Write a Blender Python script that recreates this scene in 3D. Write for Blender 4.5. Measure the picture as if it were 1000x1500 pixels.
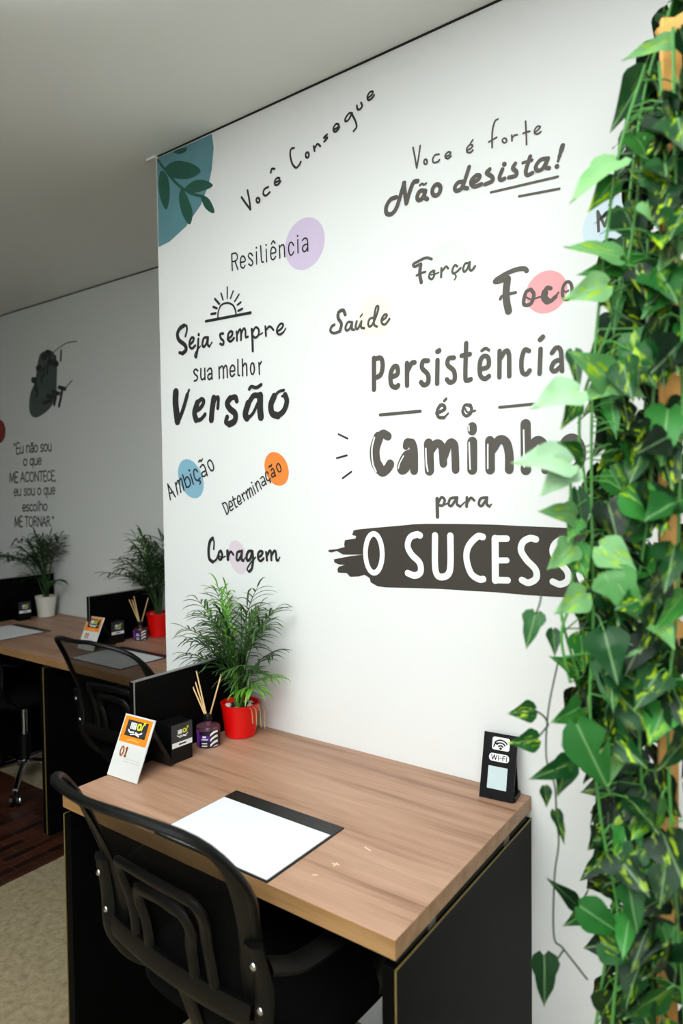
import bpy, math, random, json
from mathutils import Vector, Matrix
from mathutils.geometry import tessellate_polygon
PI = math.pi
for o in list(bpy.data.objects): bpy.data.objects.remove(o)
SC = bpy.context.scene
COL = SC.collection

# ------------------------------------------------------------------ camera, light, exposure
cam = bpy.data.cameras.new('camera'); co = bpy.data.objects.new('camera', cam); COL.objects.link(co)
R_ = Vector((0.8112787, 0.5845384, -0.0119075)); U_ = Vector((-0.0091844, 0.0331057, 0.9994097)); F_ = Vector((-0.5845875, 0.8106904, -0.0322265))
CAM = Vector((0.537543, -1.46903, 1.445913))
m = Matrix.Identity(4)
for i in range(3): m[i][0], m[i][1], m[i][2], m[i][3] = R_[i], U_[i], -F_[i], CAM[i]
co.matrix_world = m
cam.sensor_fit = 'HORIZONTAL'; cam.sensor_width = 24.0; cam.lens = 988.4458 * 24 / 1000
cam.clip_start = 0.05; cam.clip_end = 50
cam.dof.use_dof = True; cam.dof.focus_distance = 1.72; cam.dof.aperture_fstop = 3.0
SC.camera = co
w = bpy.data.worlds.new('world'); SC.world = w; w.use_nodes = True
w.node_tree.nodes['Background'].inputs[0].default_value = (0.8, 0.9, 1, 1)
w.node_tree.nodes['Background'].inputs[1].default_value = 0.0
def area(name, loc, rot, size, size_y, power, col=(1, 1, 1)):
    l = bpy.data.lights.new(name, 'AREA'); l.shape = 'RECTANGLE'; l.size = size; l.size_y = size_y; l.energy = power; l.color = col
    o = bpy.data.objects.new(name, l); COL.objects.link(o); o.location = loc; o.rotation_euler = rot
    return o
sp = bpy.data.lights.new('bounce_flash', 'SPOT'); sp.energy = 430; sp.spot_size = math.radians(92); sp.spot_blend = 0.7; sp.shadow_soft_size = 0.06; sp.color = (0.93, 0.985, 1.0)
so = bpy.data.objects.new('bounce_flash', sp); COL.objects.link(so); so.location = (-0.15, -2.0, 1.2); so.rotation_euler = (PI - 0.10, 0, 0)
area('soft_fill', (1.5, -3.7, 1.75), (PI/2, 0, 0.3), 1.7, 1.3, 24, (0.95, 0.98, 1.0))  # unseen area lamp added as soft fill; the front wall has no window
SC.view_settings.view_transform = 'Standard'; SC.view_settings.look = 'None'
SC.view_settings.exposure = 1.26; SC.view_settings.gamma = 1.0
SC.view_settings.use_curve_mapping = False

# ------------------------------------------------------------------ materials
MATS = {}
def s2l(c):
    if isinstance(c, str): c = [int(c[i:i+2], 16) / 255 for i in (0, 2, 4)]
    return tuple((v / 12.92 if v <= 0.04045 else ((v + 0.055) / 1.055) ** 2.4) for v in c) + (1,)
def mat(name, col, rough=0.5, metal=0.0, bump=0.0, bscale=200.0, var=0.0, vscale=3.0, spec=0.5, trans=0.0, ior=1.45):
    if name in MATS: return MATS[name]
    m = bpy.data.materials.new(name); m.use_nodes = True; nt = m.node_tree; b = nt.nodes['Principled BSDF']
    c = s2l(col)
    b.inputs['Base Color'].default_value = c; b.inputs['Roughness'].default_value = rough; b.inputs['Metallic'].default_value = metal
    b.inputs['Specular IOR Level'].default_value = spec; b.inputs['Transmission Weight'].default_value = trans; b.inputs['IOR'].default_value = ior
    tc = nt.nodes.new('ShaderNodeTexCoord')
    if var:
        n = nt.nodes.new('ShaderNodeTexNoise'); n.inputs['Scale'].default_value = vscale; n.inputs['Detail'].default_value = 4
        r = nt.nodes.new('ShaderNodeMix'); r.data_type = 'RGBA'
        r.inputs[6].default_value = tuple(v * (1 - var) for v in c[:3]) + (1,); r.inputs[7].default_value = tuple(min(1, v * (1 + var)) for v in c[:3]) + (1,)
        nt.links.new(tc.outputs['Object'], n.inputs['Vector']); nt.links.new(n.outputs['Fac'], r.inputs[0]); nt.links.new(r.outputs[2], b.inputs['Base Color'])
    if bump:
        n = nt.nodes.new('ShaderNodeTexNoise'); n.inputs['Scale'].default_value = bscale; n.inputs['Detail'].default_value = 3
        bp = nt.nodes.new('ShaderNodeBump'); bp.inputs['Strength'].default_value = bump; bp.inputs['Distance'].default_value = 0.002
        nt.links.new(tc.outputs['Object'], n.inputs['Vector']); nt.links.new(n.outputs['Fac'], bp.inputs['Height']); nt.links.new(bp.outputs[0], b.inputs['Normal'])
    MATS[name] = m; return m
def node(nt, kind, **kw):
    n = nt.nodes.new(kind)
    for k, v in kw.items(): n.inputs[k].default_value = v
    return n
def ramp(nt, stops):
    r = nt.nodes.new('ShaderNodeValToRGB'); e = r.color_ramp.elements
    while len(e) < len(stops): e.new(0.5)
    for el, (p, c) in zip(e, stops): el.position = p; el.color = s2l(c) if len(c) == 6 else c
    return r
def wood(name, stops, sx=1.2, sy=17.0, rough=0.42):
    m = bpy.data.materials.new(name); m.use_nodes = True; nt = m.node_tree; b = nt.nodes['Principled BSDF']; L = nt.links.new
    tc = nt.nodes.new('ShaderNodeTexCoord'); mp = nt.nodes.new('ShaderNodeMapping'); mp.inputs['Scale'].default_value = (sx, sy, sy)
    mp.inputs['Rotation'].default_value = (0, 0, 0.03)
    L(tc.outputs['Object'], mp.inputs[0])
    n = node(nt, 'ShaderNodeTexNoise', Scale=1.0, Detail=7.0, Roughness=0.62, Distortion=0.35); L(mp.outputs[0], n.inputs['Vector'])
    mp2 = nt.nodes.new('ShaderNodeMapping'); mp2.inputs['Scale'].default_value = (sx * 3, sy * 14, sy * 14); L(tc.outputs['Object'], mp2.inputs[0])
    n2 = node(nt, 'ShaderNodeTexNoise', Scale=1.0, Detail=3.0); L(mp2.outputs[0], n2.inputs['Vector'])
    ma = nt.nodes.new('ShaderNodeMath'); ma.operation = 'MULTIPLY_ADD'; ma.inputs[1].default_value = 0.28; L(n2.outputs['Fac'], ma.inputs[0]); L(n.outputs['Fac'], ma.inputs[2])
    r = ramp(nt, stops); L(ma.outputs[0], r.inputs[0]); L(r.outputs[0], b.inputs['Base Color']); b.inputs['Roughness'].default_value = rough
    return m
WOOD = wood('walnut_laminate', [(0.40, '664634'), (0.51, '8E6850'), (0.62, 'A67F66'), (0.8, 'B58F78')])
EDGE = wood('walnut_edge', [(0.35, '75522F'), (0.6, '9A7349'), (0.8, 'AB8459')], 2.5, 30)
SLAT = wood('orange_pine', [(0.3, 'D08F40'), (0.6, 'EAAE5C'), (0.85, 'F3C27A')], 20, 3)
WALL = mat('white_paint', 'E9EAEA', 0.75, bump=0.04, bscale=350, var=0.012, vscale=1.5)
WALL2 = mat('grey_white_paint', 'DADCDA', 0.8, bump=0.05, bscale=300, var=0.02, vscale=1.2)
CEIL = mat('ceiling_paint', 'EEF0ED', 0.85, bump=0.04, bscale=260, var=0.012, vscale=1.0)
SHADE = mat('room_wall_paint', 'D2D4D0', 0.85, var=0.02)
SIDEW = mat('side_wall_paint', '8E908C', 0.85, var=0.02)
GAP = mat('shadow_gap_black', '1B1C1B', 0.8)
BLACK = mat('black_laminate', '070707', 0.4, spec=0.04, bump=0.03, bscale=500)
PLAST = mat('black_plastic', '060606', 0.42, spec=0.3, bump=0.05, bscale=600)
FABRIC = mat('black_fabric', '080808', 0.9, spec=0.1, bump=0.3, bscale=900)
GOLD = mat('raw_edge_gold', '74632F', 0.5)
SILVER = mat('aluminium_edge', '8E8E8C', 0.35, 0.6)
DSILVER = mat('dull_bracket_metal', '6A6A68', 0.45, 0.5)
CHROME = mat('chrome', 'D8D8DA', 0.12, 1.0)
PAPER = mat('white_paper', 'DCDDE0', 0.6)
PADM = mat('black_leatherette', '131415', 0.4, bump=0.08, bscale=700)
RED = mat('red_glazed_plastic', 'E00A0A', 0.28, spec=0.5)
WHITEPOT = mat('white_glazed_pot', 'D9D6CC', 0.4)
SOIL = mat('dark_soil', '2A1E16', 0.95, bump=0.6, bscale=180, var=0.5, vscale=90)
PEBBLE = mat('pale_pebble', 'CFC8BC', 0.6, var=0.15, vscale=60)
REED = mat('reed_stick', 'E3BC86', 0.6, var=0.1, vscale=120)
GLASS = mat('purple_glass', 'A0708C', 0.08, trans=0.8, ior=1.45)
GLASS2 = mat('amber_fragrance', '9A5632', 0.15, trans=0.35)
PURPLE = mat('purple_label', '4B1C86', 0.45)
DLABEL = mat('dark_label', '1C1026', 0.45)
BLACKCAP = mat('black_cap', '0A0A0B', 0.35, spec=0.3)
CARDW = mat('white_card', 'D6D6D4', 0.4)
ORANGE = mat('orange_print', 'EE8B1E', 0.45, var=0.08, vscale=40)
DGREY = mat('charcoal_print', '2E2F33', 0.45)
WHITEP = mat('white_print', 'F2F2F2', 0.5)
YELLOWP = mat('yellow_print', 'D6D93A', 0.5)
BROWNP = mat('brown_print', '9A5A28', 0.5)
GREYL = mat('grey_print', 'B9BABA', 0.5)
PALEBLUE = mat('pale_blue_print', 'C2D2D6', 0.5)
STEMG = mat('vine_stem_green', '4C8A3E', 0.5, var=0.15, vscale=30)
STEMD = mat('thin_vine_dark', '3A4A34', 0.6)
SCUFF = mat('scuff_pale', 'E3C3A2', 0.5)
INK = {'ink': mat('charcoal_ink', '2B2A2B', 0.6), 'ink2': mat('flare_washed_ink', '544F49', 0.6), 'lilac': mat('lilac_vinyl', 'D3C3DF', 0.6), 'yellowdot': mat('pale_yellow_vinyl', 'EFEFDD', 0.6),  # second ink is charcoal lightened to paint in the flare over the bright wall
 'greendot': mat('pale_green_vinyl', 'E2EBE2', 0.6), 'pink': mat('pink_vinyl', 'F5A2A6', 0.6), 'blue': mat('blue_vinyl', '86B5CC', 0.6), 'orange': mat('orange_vinyl', 'EE8A3C', 0.6),
 'palepink': mat('pale_pink_vinyl', 'E2D3DE', 0.6), 'brown': mat('brown_vinyl', '3E3833', 0.6, var=0.06, vscale=8), 'decalwhite': mat('white_vinyl', 'EDEDEE', 0.6),
 'teal': mat('teal_vinyl', '5F8F9A', 0.6, var=0.16, vscale=9), 'leafgreen': mat('leaf_vinyl', '25594A', 0.6, var=0.15, vscale=14), 'paleblue': mat('pale_blue_vinyl', 'D2E3EE', 0.6),
 'skyline': mat('sky_line_vinyl', '9CC5D6', 0.6), 'blobgreen': mat('blob_green_vinyl', '4A5650', 0.6, var=0.08, vscale=10), 'darkred': mat('dark_red_vinyl', '8A2A24', 0.6)}

def zebra_mat():
    m = bpy.data.materials.new('zebra_print'); m.use_nodes = True; nt = m.node_tree; L = nt.links.new; b = nt.nodes['Principled BSDF']
    tc = nt.nodes.new('ShaderNodeTexCoord'); mp = nt.nodes.new('ShaderNodeMapping'); mp.inputs['Rotation'].default_value = (0.5, 0.9, 0); L(tc.outputs['Object'], mp.inputs[0])
    wv = node(nt, 'ShaderNodeTexWave', Scale=42.0, Distortion=3.0, Detail=1.0); wv.inputs['Detail Scale'].default_value = 0.4; wv.bands_direction = 'Z'; L(mp.outputs[0], wv.inputs['Vector'])
    r = ramp(nt, [(0.48, '1A1018'), (0.54, 'F0EDEC')]); L(wv.outputs['Fac'], r.inputs[0]); L(r.outputs[0], b.inputs['Base Color'])
    return m
ZEBRA = zebra_mat()
def mesh_fabric():
    m = bpy.data.materials.new('chair_mesh_weave'); m.use_nodes = True; nt = m.node_tree; L = nt.links.new; b = nt.nodes['Principled BSDF']
    b.inputs['Base Color'].default_value = s2l('050505'); b.inputs['Roughness'].default_value = 0.8; b.inputs['Specular IOR Level'].default_value = 0.1
    uv = nt.nodes.new('ShaderNodeUVMap')
    sep = nt.nodes.new('ShaderNodeSeparateXYZ'); L(uv.outputs[0], sep.inputs[0])
    outs = []
    for k in (0, 1):
        mu = nt.nodes.new('ShaderNodeMath'); mu.operation = 'MULTIPLY'; mu.inputs[1].default_value = 300.0; L(sep.outputs[k], mu.inputs[0])
        fr = nt.nodes.new('ShaderNodeMath'); fr.operation = 'FRACT'; L(mu.outputs[0], fr.inputs[0])
        gt = nt.nodes.new('ShaderNodeMath'); gt.operation = 'GREATER_THAN'; gt.inputs[1].default_value = 0.45; L(fr.outputs[0], gt.inputs[0]); outs.append(gt)
    mm = nt.nodes.new('ShaderNodeMath'); mm.operation = 'MULTIPLY'; L(outs[0].outputs[0], mm.inputs[0]); L(outs[1].outputs[0], mm.inputs[1])
    iv = nt.nodes.new('ShaderNodeMath'); iv.operation = 'SUBTRACT'; iv.inputs[0].default_value = 1.0; L(mm.outputs[0], iv.inputs[1])
    L(iv.outputs[0], b.inputs['Alpha'])
    return m
MESHF = mesh_fabric()
def leaf_mat():
    # 'leaf' uv: (u across, v along); 'tone' uv: (tone, variegation)
    m = bpy.data.materials.new('ivy_leaf'); m.use_nodes = True; nt = m.node_tree; L = nt.links.new; b = nt.nodes['Principled BSDF']
    uv = nt.nodes.new('ShaderNodeUVMap'); uv.uv_map = 'leaf'; tv = nt.nodes.new('ShaderNodeUVMap'); tv.uv_map = 'tone'
    st = nt.nodes.new('ShaderNodeSeparateXYZ'); L(tv.outputs[0], st.inputs[0]); su = nt.nodes.new('ShaderNodeSeparateXYZ'); L(uv.outputs[0], su.inputs[0])
    base = ramp(nt, [(0.0, '030F07'), (0.3, '153F1C'), (0.55, '3A7A38'), (0.8, '7EAA76'), (1.0, 'A9C9AA')]); L(st.outputs[0], base.inputs[0])  # pale tones paint in glossy sheen, the darkest ones shade inside the ivy
    # yellow patches close to the midrib
    cx = nt.nodes.new('ShaderNodeCombineXYZ'); um = nt.nodes.new('ShaderNodeMath'); um.operation = 'MULTIPLY'; um.inputs[1].default_value = 2.6; L(su.outputs[0], um.inputs[0]); L(um.outputs[0], cx.inputs[0]); L(su.outputs[1], cx.inputs[1])
    sc = nt.nodes.new('ShaderNodeMath'); sc.operation = 'MULTIPLY'; sc.inputs[1].default_value = 37.0; L(st.outputs[0], sc.inputs[0]); L(sc.outputs[0], cx.inputs[2])
    n = node(nt, 'ShaderNodeTexNoise', Scale=3.2, Detail=1.5, Distortion=0.4); L(cx.outputs[0], n.inputs['Vector'])
    th = nt.nodes.new('ShaderNodeMapRange'); th.inputs[1].default_value = 0.54; th.inputs[2].default_value = 0.62; L(n.outputs['Fac'], th.inputs[0])
    a0 = nt.nodes.new('ShaderNodeMath'); a0.operation = 'ABSOLUTE'; L(su.outputs[0], a0.inputs[0])
    nr = nt.nodes.new('ShaderNodeMapRange'); nr.inputs[1].default_value = 0.30; nr.inputs[2].default_value = 0.12; L(a0.outputs[0], nr.inputs[0])
    mv = nt.nodes.new('ShaderNodeMath'); mv.operation = 'MULTIPLY'; L(nr.outputs[0], mv.inputs[0]); L(st.outputs[1], mv.inputs[1])
    mu = nt.nodes.new('ShaderNodeMath'); mu.operation = 'MULTIPLY'; L(th.outputs[0], mu.inputs[0]); L(mv.outputs[0], mu.inputs[1])
    mx = nt.nodes.new('ShaderNodeMix'); mx.data_type = 'RGBA'; mx.inputs[7].default_value = s2l('9DBB2C'); L(mu.outputs[0], mx.inputs[0]); L(base.outputs[0], mx.inputs[6])
    # midrib
    ab = nt.nodes.new('ShaderNodeMath'); ab.operation = 'ABSOLUTE'; L(su.outputs[0], ab.inputs[0])
    lt = nt.nodes.new('ShaderNodeMapRange'); lt.inputs[1].default_value = 0.035; lt.inputs[2].default_value = 0.01; lt.inputs[4].default_value = 0.35; L(ab.outputs[0], lt.inputs[0])
    m2 = nt.nodes.new('ShaderNodeMix'); m2.data_type = 'RGBA'; m2.inputs[7].default_value = s2l('9CC08A'); L(lt.outputs[0], m2.inputs[0]); L(mx.outputs[2], m2.inputs[6])
    n3 = node(nt, 'ShaderNodeTexNoise', Scale=6.0, Detail=3.0); L(cx.outputs[0], n3.inputs['Vector'])
    m3 = nt.nodes.new('ShaderNodeMix'); m3.data_type = 'RGBA'; m3.blend_type = 'MULTIPLY'; m3.inputs[0].default_value = 0.5; L(m2.outputs[2], m3.inputs[6]); L(n3.outputs['Color'], m3.inputs[7])
    hs = nt.nodes.new('ShaderNodeHueSaturation'); hs.inputs['Value'].default_value = 1.25; hs.inputs['Saturation'].default_value = 1.05; L(m3.outputs[2], hs.inputs['Color'])
    m3.inputs[0].default_value = 0.0
    hs.inputs['Value'].default_value = 1.0; hs.inputs['Saturation'].default_value = 1.1
    L(hs.outputs[0], b.inputs['Base Color']); b.inputs['Roughness'].default_value = 0.5; b.inputs['Specular IOR Level'].default_value = 0.3
    return m
LEAF = leaf_mat()
PALM = [mat('palm_green', '3A5C27', 0.45, var=0.3, vscale=14), mat('palm_dark_green', '26421D', 0.5, var=0.3, vscale=14), mat('palm_light_green', '5E9A2C', 0.45, var=0.2, vscale=14)]
def floor_mats():
    m = bpy.data.materials.new('beige_floor'); m.use_nodes = True; nt = m.node_tree; L = nt.links.new; b = nt.nodes['Principled BSDF']
    tc = nt.nodes.new('ShaderNodeTexCoord'); n = node(nt, 'ShaderNodeTexNoise', Scale=38.0, Detail=6.0, Roughness=0.7); L(tc.outputs['Object'], n.inputs['Vector'])
    r = ramp(nt, [(0.3, '75684C'), (0.5, '918266'), (0.7, 'A29478')]); L(n.outputs['Fac'], r.inputs[0]); L(r.outputs[0], b.inputs['Base Color']); b.inputs['Roughness'].default_value = 0.85
    p = bpy.data.materials.new('dark_parquet'); p.use_nodes = True; nt = p.node_tree; L = nt.links.new; b = nt.nodes['Principled BSDF']
    tc = nt.nodes.new('ShaderNodeTexCoord'); br = nt.nodes.new('ShaderNodeTexBrick'); br.offset = 0.5
    br.inputs['Scale'].default_value = 6.5; br.inputs['Mortar Size'].default_value = 0.008; br.inputs['Brick Width'].default_value = 0.9; br.inputs['Row Height'].default_value = 0.28
    br.inputs['Color1'].default_value = s2l('4A2418'); br.inputs['Color2'].default_value = s2l('1B0F0B'); br.inputs['Mortar'].default_value = s2l('6A4A34'); br.inputs['Bias'].default_value = 0.15
    mp = nt.nodes.new('ShaderNodeMapping'); mp.inputs['Rotation'].default_value = (0, 0, PI/2); L(tc.outputs['Object'], mp.inputs[0]); L(mp.outputs[0], br.inputs['Vector'])
    L(br.outputs['Color'], b.inputs['Base Color']); b.inputs['Roughness'].default_value = 0.35
    return m, p
BEIGE, PARQ = floor_mats()

# ------------------------------------------------------------------ mesh helpers
class MB:
    def __init__(s): s.v = []; s.f = []; s.m = []; s.uv = {}; s.mi = 0
    def add(s, vs, fs):
        n = len(s.v); s.v += [tuple(v) for v in vs]
        for f in fs: s.f.append(tuple(i + n for i in f)); s.m.append(s.mi)
    def box(s, x0, x1, y0, y1, z0, z1):
        vs = [(x, y, z) for z in (z0, z1) for y in (y0, y1) for x in (x0, x1)]
        s.add(vs, [(0, 2, 3, 1), (4, 5, 7, 6), (0, 1, 5, 4), (2, 6, 7, 3), (0, 4, 6, 2), (1, 3, 7, 5)])
    def quadbox(s, quad, z0, z1):
        s.add([(x, y, z0) for x, y in quad] + [(x, y, z1) for x, y in quad], [(3, 2, 1, 0), (4, 5, 6, 7)] + [(i, (i+1) % 4, (i+1) % 4 + 4, i + 4) for i in range(4)])
    def obox(s, c, ax, ay, az, hx, hy, hz):
        c, ax, ay, az = map(Vector, (c, ax, ay, az))
        vs = [c + ax*hx*i + ay*hy*j + az*hz*k for k in (-1, 1) for j in (-1, 1) for i in (-1, 1)]
        s.add(vs, [(0, 2, 3, 1), (4, 5, 7, 6), (0, 1, 5, 4), (2, 6, 7, 3), (0, 4, 6, 2), (1, 3, 7, 5)])
    def tube(s, pts, r, n=10, closed=False, flat=1.0, up=(0, 0, 1)):
        pts = [Vector(p) for p in pts]; N = len(pts); rs = r if isinstance(r, (list, tuple)) else [r] * N
        rings = []; prev = None
        for i, p in enumerate(pts):
            a = pts[(i-1) % N] if (closed or i) else p; b = pts[(i+1) % N] if (closed or i < N-1) else p
            t = (b - a).normalized() if (b - a).length > 1e-9 else Vector((0, 0, 1))
            if prev is None:
                u = Vector(up); u = u - t * u.dot(t)
                if u.length < 1e-3: u = Vector((1, 0, 0)) - t * t.x
            else: u = prev - t * prev.dot(t)
            u.normalize(); prev = u; v = t.cross(u)
            rings.append([p + u * math.cos(2*PI*k/n) * rs[i] * flat + v * math.sin(2*PI*k/n) * rs[i] for k in range(n)])
        vs = [q for rg in rings for q in rg]; fs = []
        for i in range(N if closed else N-1):
            j = (i+1) % N
            for k in range(n): fs.append((i*n+k, i*n+(k+1) % n, j*n+(k+1) % n, j*n+k))
        if not closed: fs += [tuple(range(n))[::-1], tuple(range((N-1)*n, N*n))]
        s.add(vs, fs)
    def lathe(s, prof, c=(0, 0, 0), n=40, caps=True):
        vs = [(c[0] + r*math.cos(2*PI*k/n), c[1] + r*math.sin(2*PI*k/n), c[2] + z) for r, z in prof for k in range(n)]; fs = []
        for i in range(len(prof)-1):
            for k in range(n): fs.append((i*n+k, i*n+(k+1) % n, (i+1)*n+(k+1) % n, (i+1)*n+k))
        if caps: fs += [tuple(range(n))[::-1], tuple(range((len(prof)-1)*n, len(prof)*n))]
        s.add(vs, fs)
    def sphere(s, c, r, n=10, sc=(1, 1, 1)):
        prof = [(max(1e-4, math.sin(PI*i/n)), -math.cos(PI*i/n)) for i in range(n+1)]
        k0 = len(s.v); s.lathe(prof, n=2*n)
        for i in range(k0, len(s.v)): v = s.v[i]; s.v[i] = (c[0] + v[0]*r*sc[0], c[1] + v[1]*r*sc[1], c[2] + v[2]*r*sc[2])
    def grid(s, P, closed_u=False):
        nu, nv = len(P), len(P[0]); fs = []
        for i in range(nu-1):
            for j in range(nv-1): fs.append((i*nv+j, i*nv+j+1, (i+1)*nv+j+1, (i+1)*nv+j))
        s.add([q for row in P for q in row], fs)
    def build(s, name, mats, parent=None, smooth=False, bevel=0.0, uvs=None, kind=None):
        me = bpy.data.meshes.new(name); me.from_pydata(s.v, [], s.f)
        for mm in (mats if isinstance(mats, (list, tuple)) else [mats]): me.materials.append(mm)
        for p, k in zip(me.polygons, s.m): p.material_index = k
        if uvs:
            for un, arr in uvs.items():
                l = me.uv_layers.new(name=un)
                for lp in me.loops: l.data[lp.index].uv = arr[lp.vertex_index]
        if smooth:
            me.polygons.foreach_set('use_smooth', [True] * len(me.polygons)); me.set_sharp_from_angle(angle=math.radians(42))
        me.update()
        o = bpy.data.objects.new(name, me); COL.objects.link(o)
        if parent: o.parent = parent
        if bevel:
            b = o.modifiers.new('bevel', 'BEVEL'); b.width = bevel; b.segments = 2; b.limit_method = 'ANGLE'
        if kind: o['kind'] = kind
        return o
def thing(name, label, cat, loc=(0, 0, 0), rz=0.0, group=None):
    o = bpy.data.objects.new(name, None); COL.objects.link(o); o.location = loc; o.rotation_euler = (0, 0, rz); o.empty_display_size = 0.05
    return tag(o, label, cat, group)
def tag(o, label, cat, group=None):
    o['label'] = label; o['category'] = cat
    if group: o['group'] = group
    return o
def copy_tree(o, parent=None):
    c = o.copy(); COL.objects.link(c)
    if parent: c.parent = parent
    for ch in list(o.children): copy_tree(ch, c)
    return c
def cr(P, n=6, closed=False):
    P = [Vector(p) for p in P]; N = len(P); out = []
    if N < 3 and not closed: return P
    for i in range(N if closed else N-1):
        if closed: a, b, c, d = P[i-1], P[i], P[(i+1) % N], P[(i+2) % N]
        else:
            b, c = P[i], P[i+1]; a = P[i-1] if i else b + (b - c); d = P[i+2] if i+2 < N else c + (c - b)
        for k in range(n):
            t = k / n; out.append(0.5 * ((2*b) + (-a+c)*t + (2*a-5*b+4*c-d)*t*t + (-a+3*b-3*c+d)*t**3))
    if not closed: out.append(P[-1])
    return out
def ribbon(mb, pts, wd, put, closed=False, n=6, lift=None):
    """flat brush stroke of width wd along 2-D points; put(x, y) gives the 3-D point"""
    L = cr([(p[0], p[1], 0) for p in pts], n, closed); N = len(L); h = wd / 2; left = []; right = []
    for i in range(N):
        a = L[(i-1) % N] if (closed or i) else L[i]; b = L[(i+1) % N] if (closed or i < N-1) else L[i]
        t = (b - a); t = t.normalized() if t.length > 1e-9 else Vector((1, 0, 0)); nn = Vector((-t.y, t.x, 0))
        left.append(L[i] + nn*h); right.append(L[i] - nn*h)
    vs = []
    for l, r in zip(left, right): vs += [put(l.x, l.y), put(r.x, r.y)]
    fs = [(2*i, 2*i+1, 2*((i+1) % N)+1, 2*((i+1) % N)) for i in range(N if closed else N-1)]
    if lift: vs = [Vector(q) + lift*(i//2) for i, q in enumerate(vs)]
    if not closed:
        for e, nx in ((0, 1), (N-1, N-2)):
            d = (L[e] - L[nx]); d = d.normalized() if d.length > 1e-9 else Vector((1, 0, 0)); p = Vector((-d.y, d.x, 0)); k0 = len(vs)
            arc = [L[e] + p*h*math.cos(PI*k/8) + d*h*math.sin(PI*k/8) for k in range(9)]
            vs += [Vector(put(q.x, q.y)) + (lift*(e + (1 if e else -1)) if lift else Vector((0, 0, 0))) for q in arc]; fs.append(tuple(range(k0, k0+9)))
    mb.add(vs, fs)
def fill(mb, pts, put, smooth=True):
    L = cr([(p[0], p[1], 0) for p in pts], 4, True) if smooth else [Vector((p[0], p[1], 0)) for p in pts]
    tri = tessellate_polygon([L]); mb.add([put(q.x, q.y) for q in L], [tuple(t) for t in tri])

# ------------------------------------------------------------------ the room
H = 2.5384; XL = -1.2495; YB = 0.7; BZ = 0.762
def struct(name, mb, m, **k):
    o = mb.build(name, m, **k); o['kind'] = 'structure'; return o
b = MB()
b.add([(-4.6, -3.8, 0), (-1.925, -3.8, 0), (-1.925, .306, 0), (-4.6, .306, 0)], [(0, 1, 2, 3)])
b.mi = 1
b.add([(-1.925, -3.8, 0), (2.4, -3.8, 0), (2.4, .306, 0), (-1.925, .306, 0)], [(0, 1, 2, 3)])
b.add([(-4.6, .306, 0), (2.4, .306, 0), (2.4, .85, 0), (-4.6, .85, 0)], [(0, 1, 2, 3)])
struct('floor', b, [PARQ, BEIGE])
b = MB(); b.box(-4.6, 2.4, -3.8, .85, H, H + .1); struct('ceiling', b, CEIL)
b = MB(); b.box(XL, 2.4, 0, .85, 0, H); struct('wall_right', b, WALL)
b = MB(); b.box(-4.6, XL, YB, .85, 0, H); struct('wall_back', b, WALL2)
b = MB(); b.box(-4.7, -4.6, -3.8, .85, 0, H); struct('wall_left', b, SIDEW)
b = MB(); b.box(2.4, 2.5, -3.8, .85, 0, H); struct('wall_side', b, SIDEW)
b = MB(); b.box(-4.7, 2.5, -3.9, -3.8, 0, H); struct('wall_front', b, SHADE)
b = MB(); b.box(XL, 2.4, -.004, 0, H - .0035, H); b.mi = 1; b.box(XL - .035, XL + .01, -.012, .0, H - .007, H); struct('trim_1', b, [GAP, WALL])
b = MB(); b.box(-4.6, XL, YB - .004, YB, H - .0045, H); struct('trim_2', b, GAP)

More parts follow.
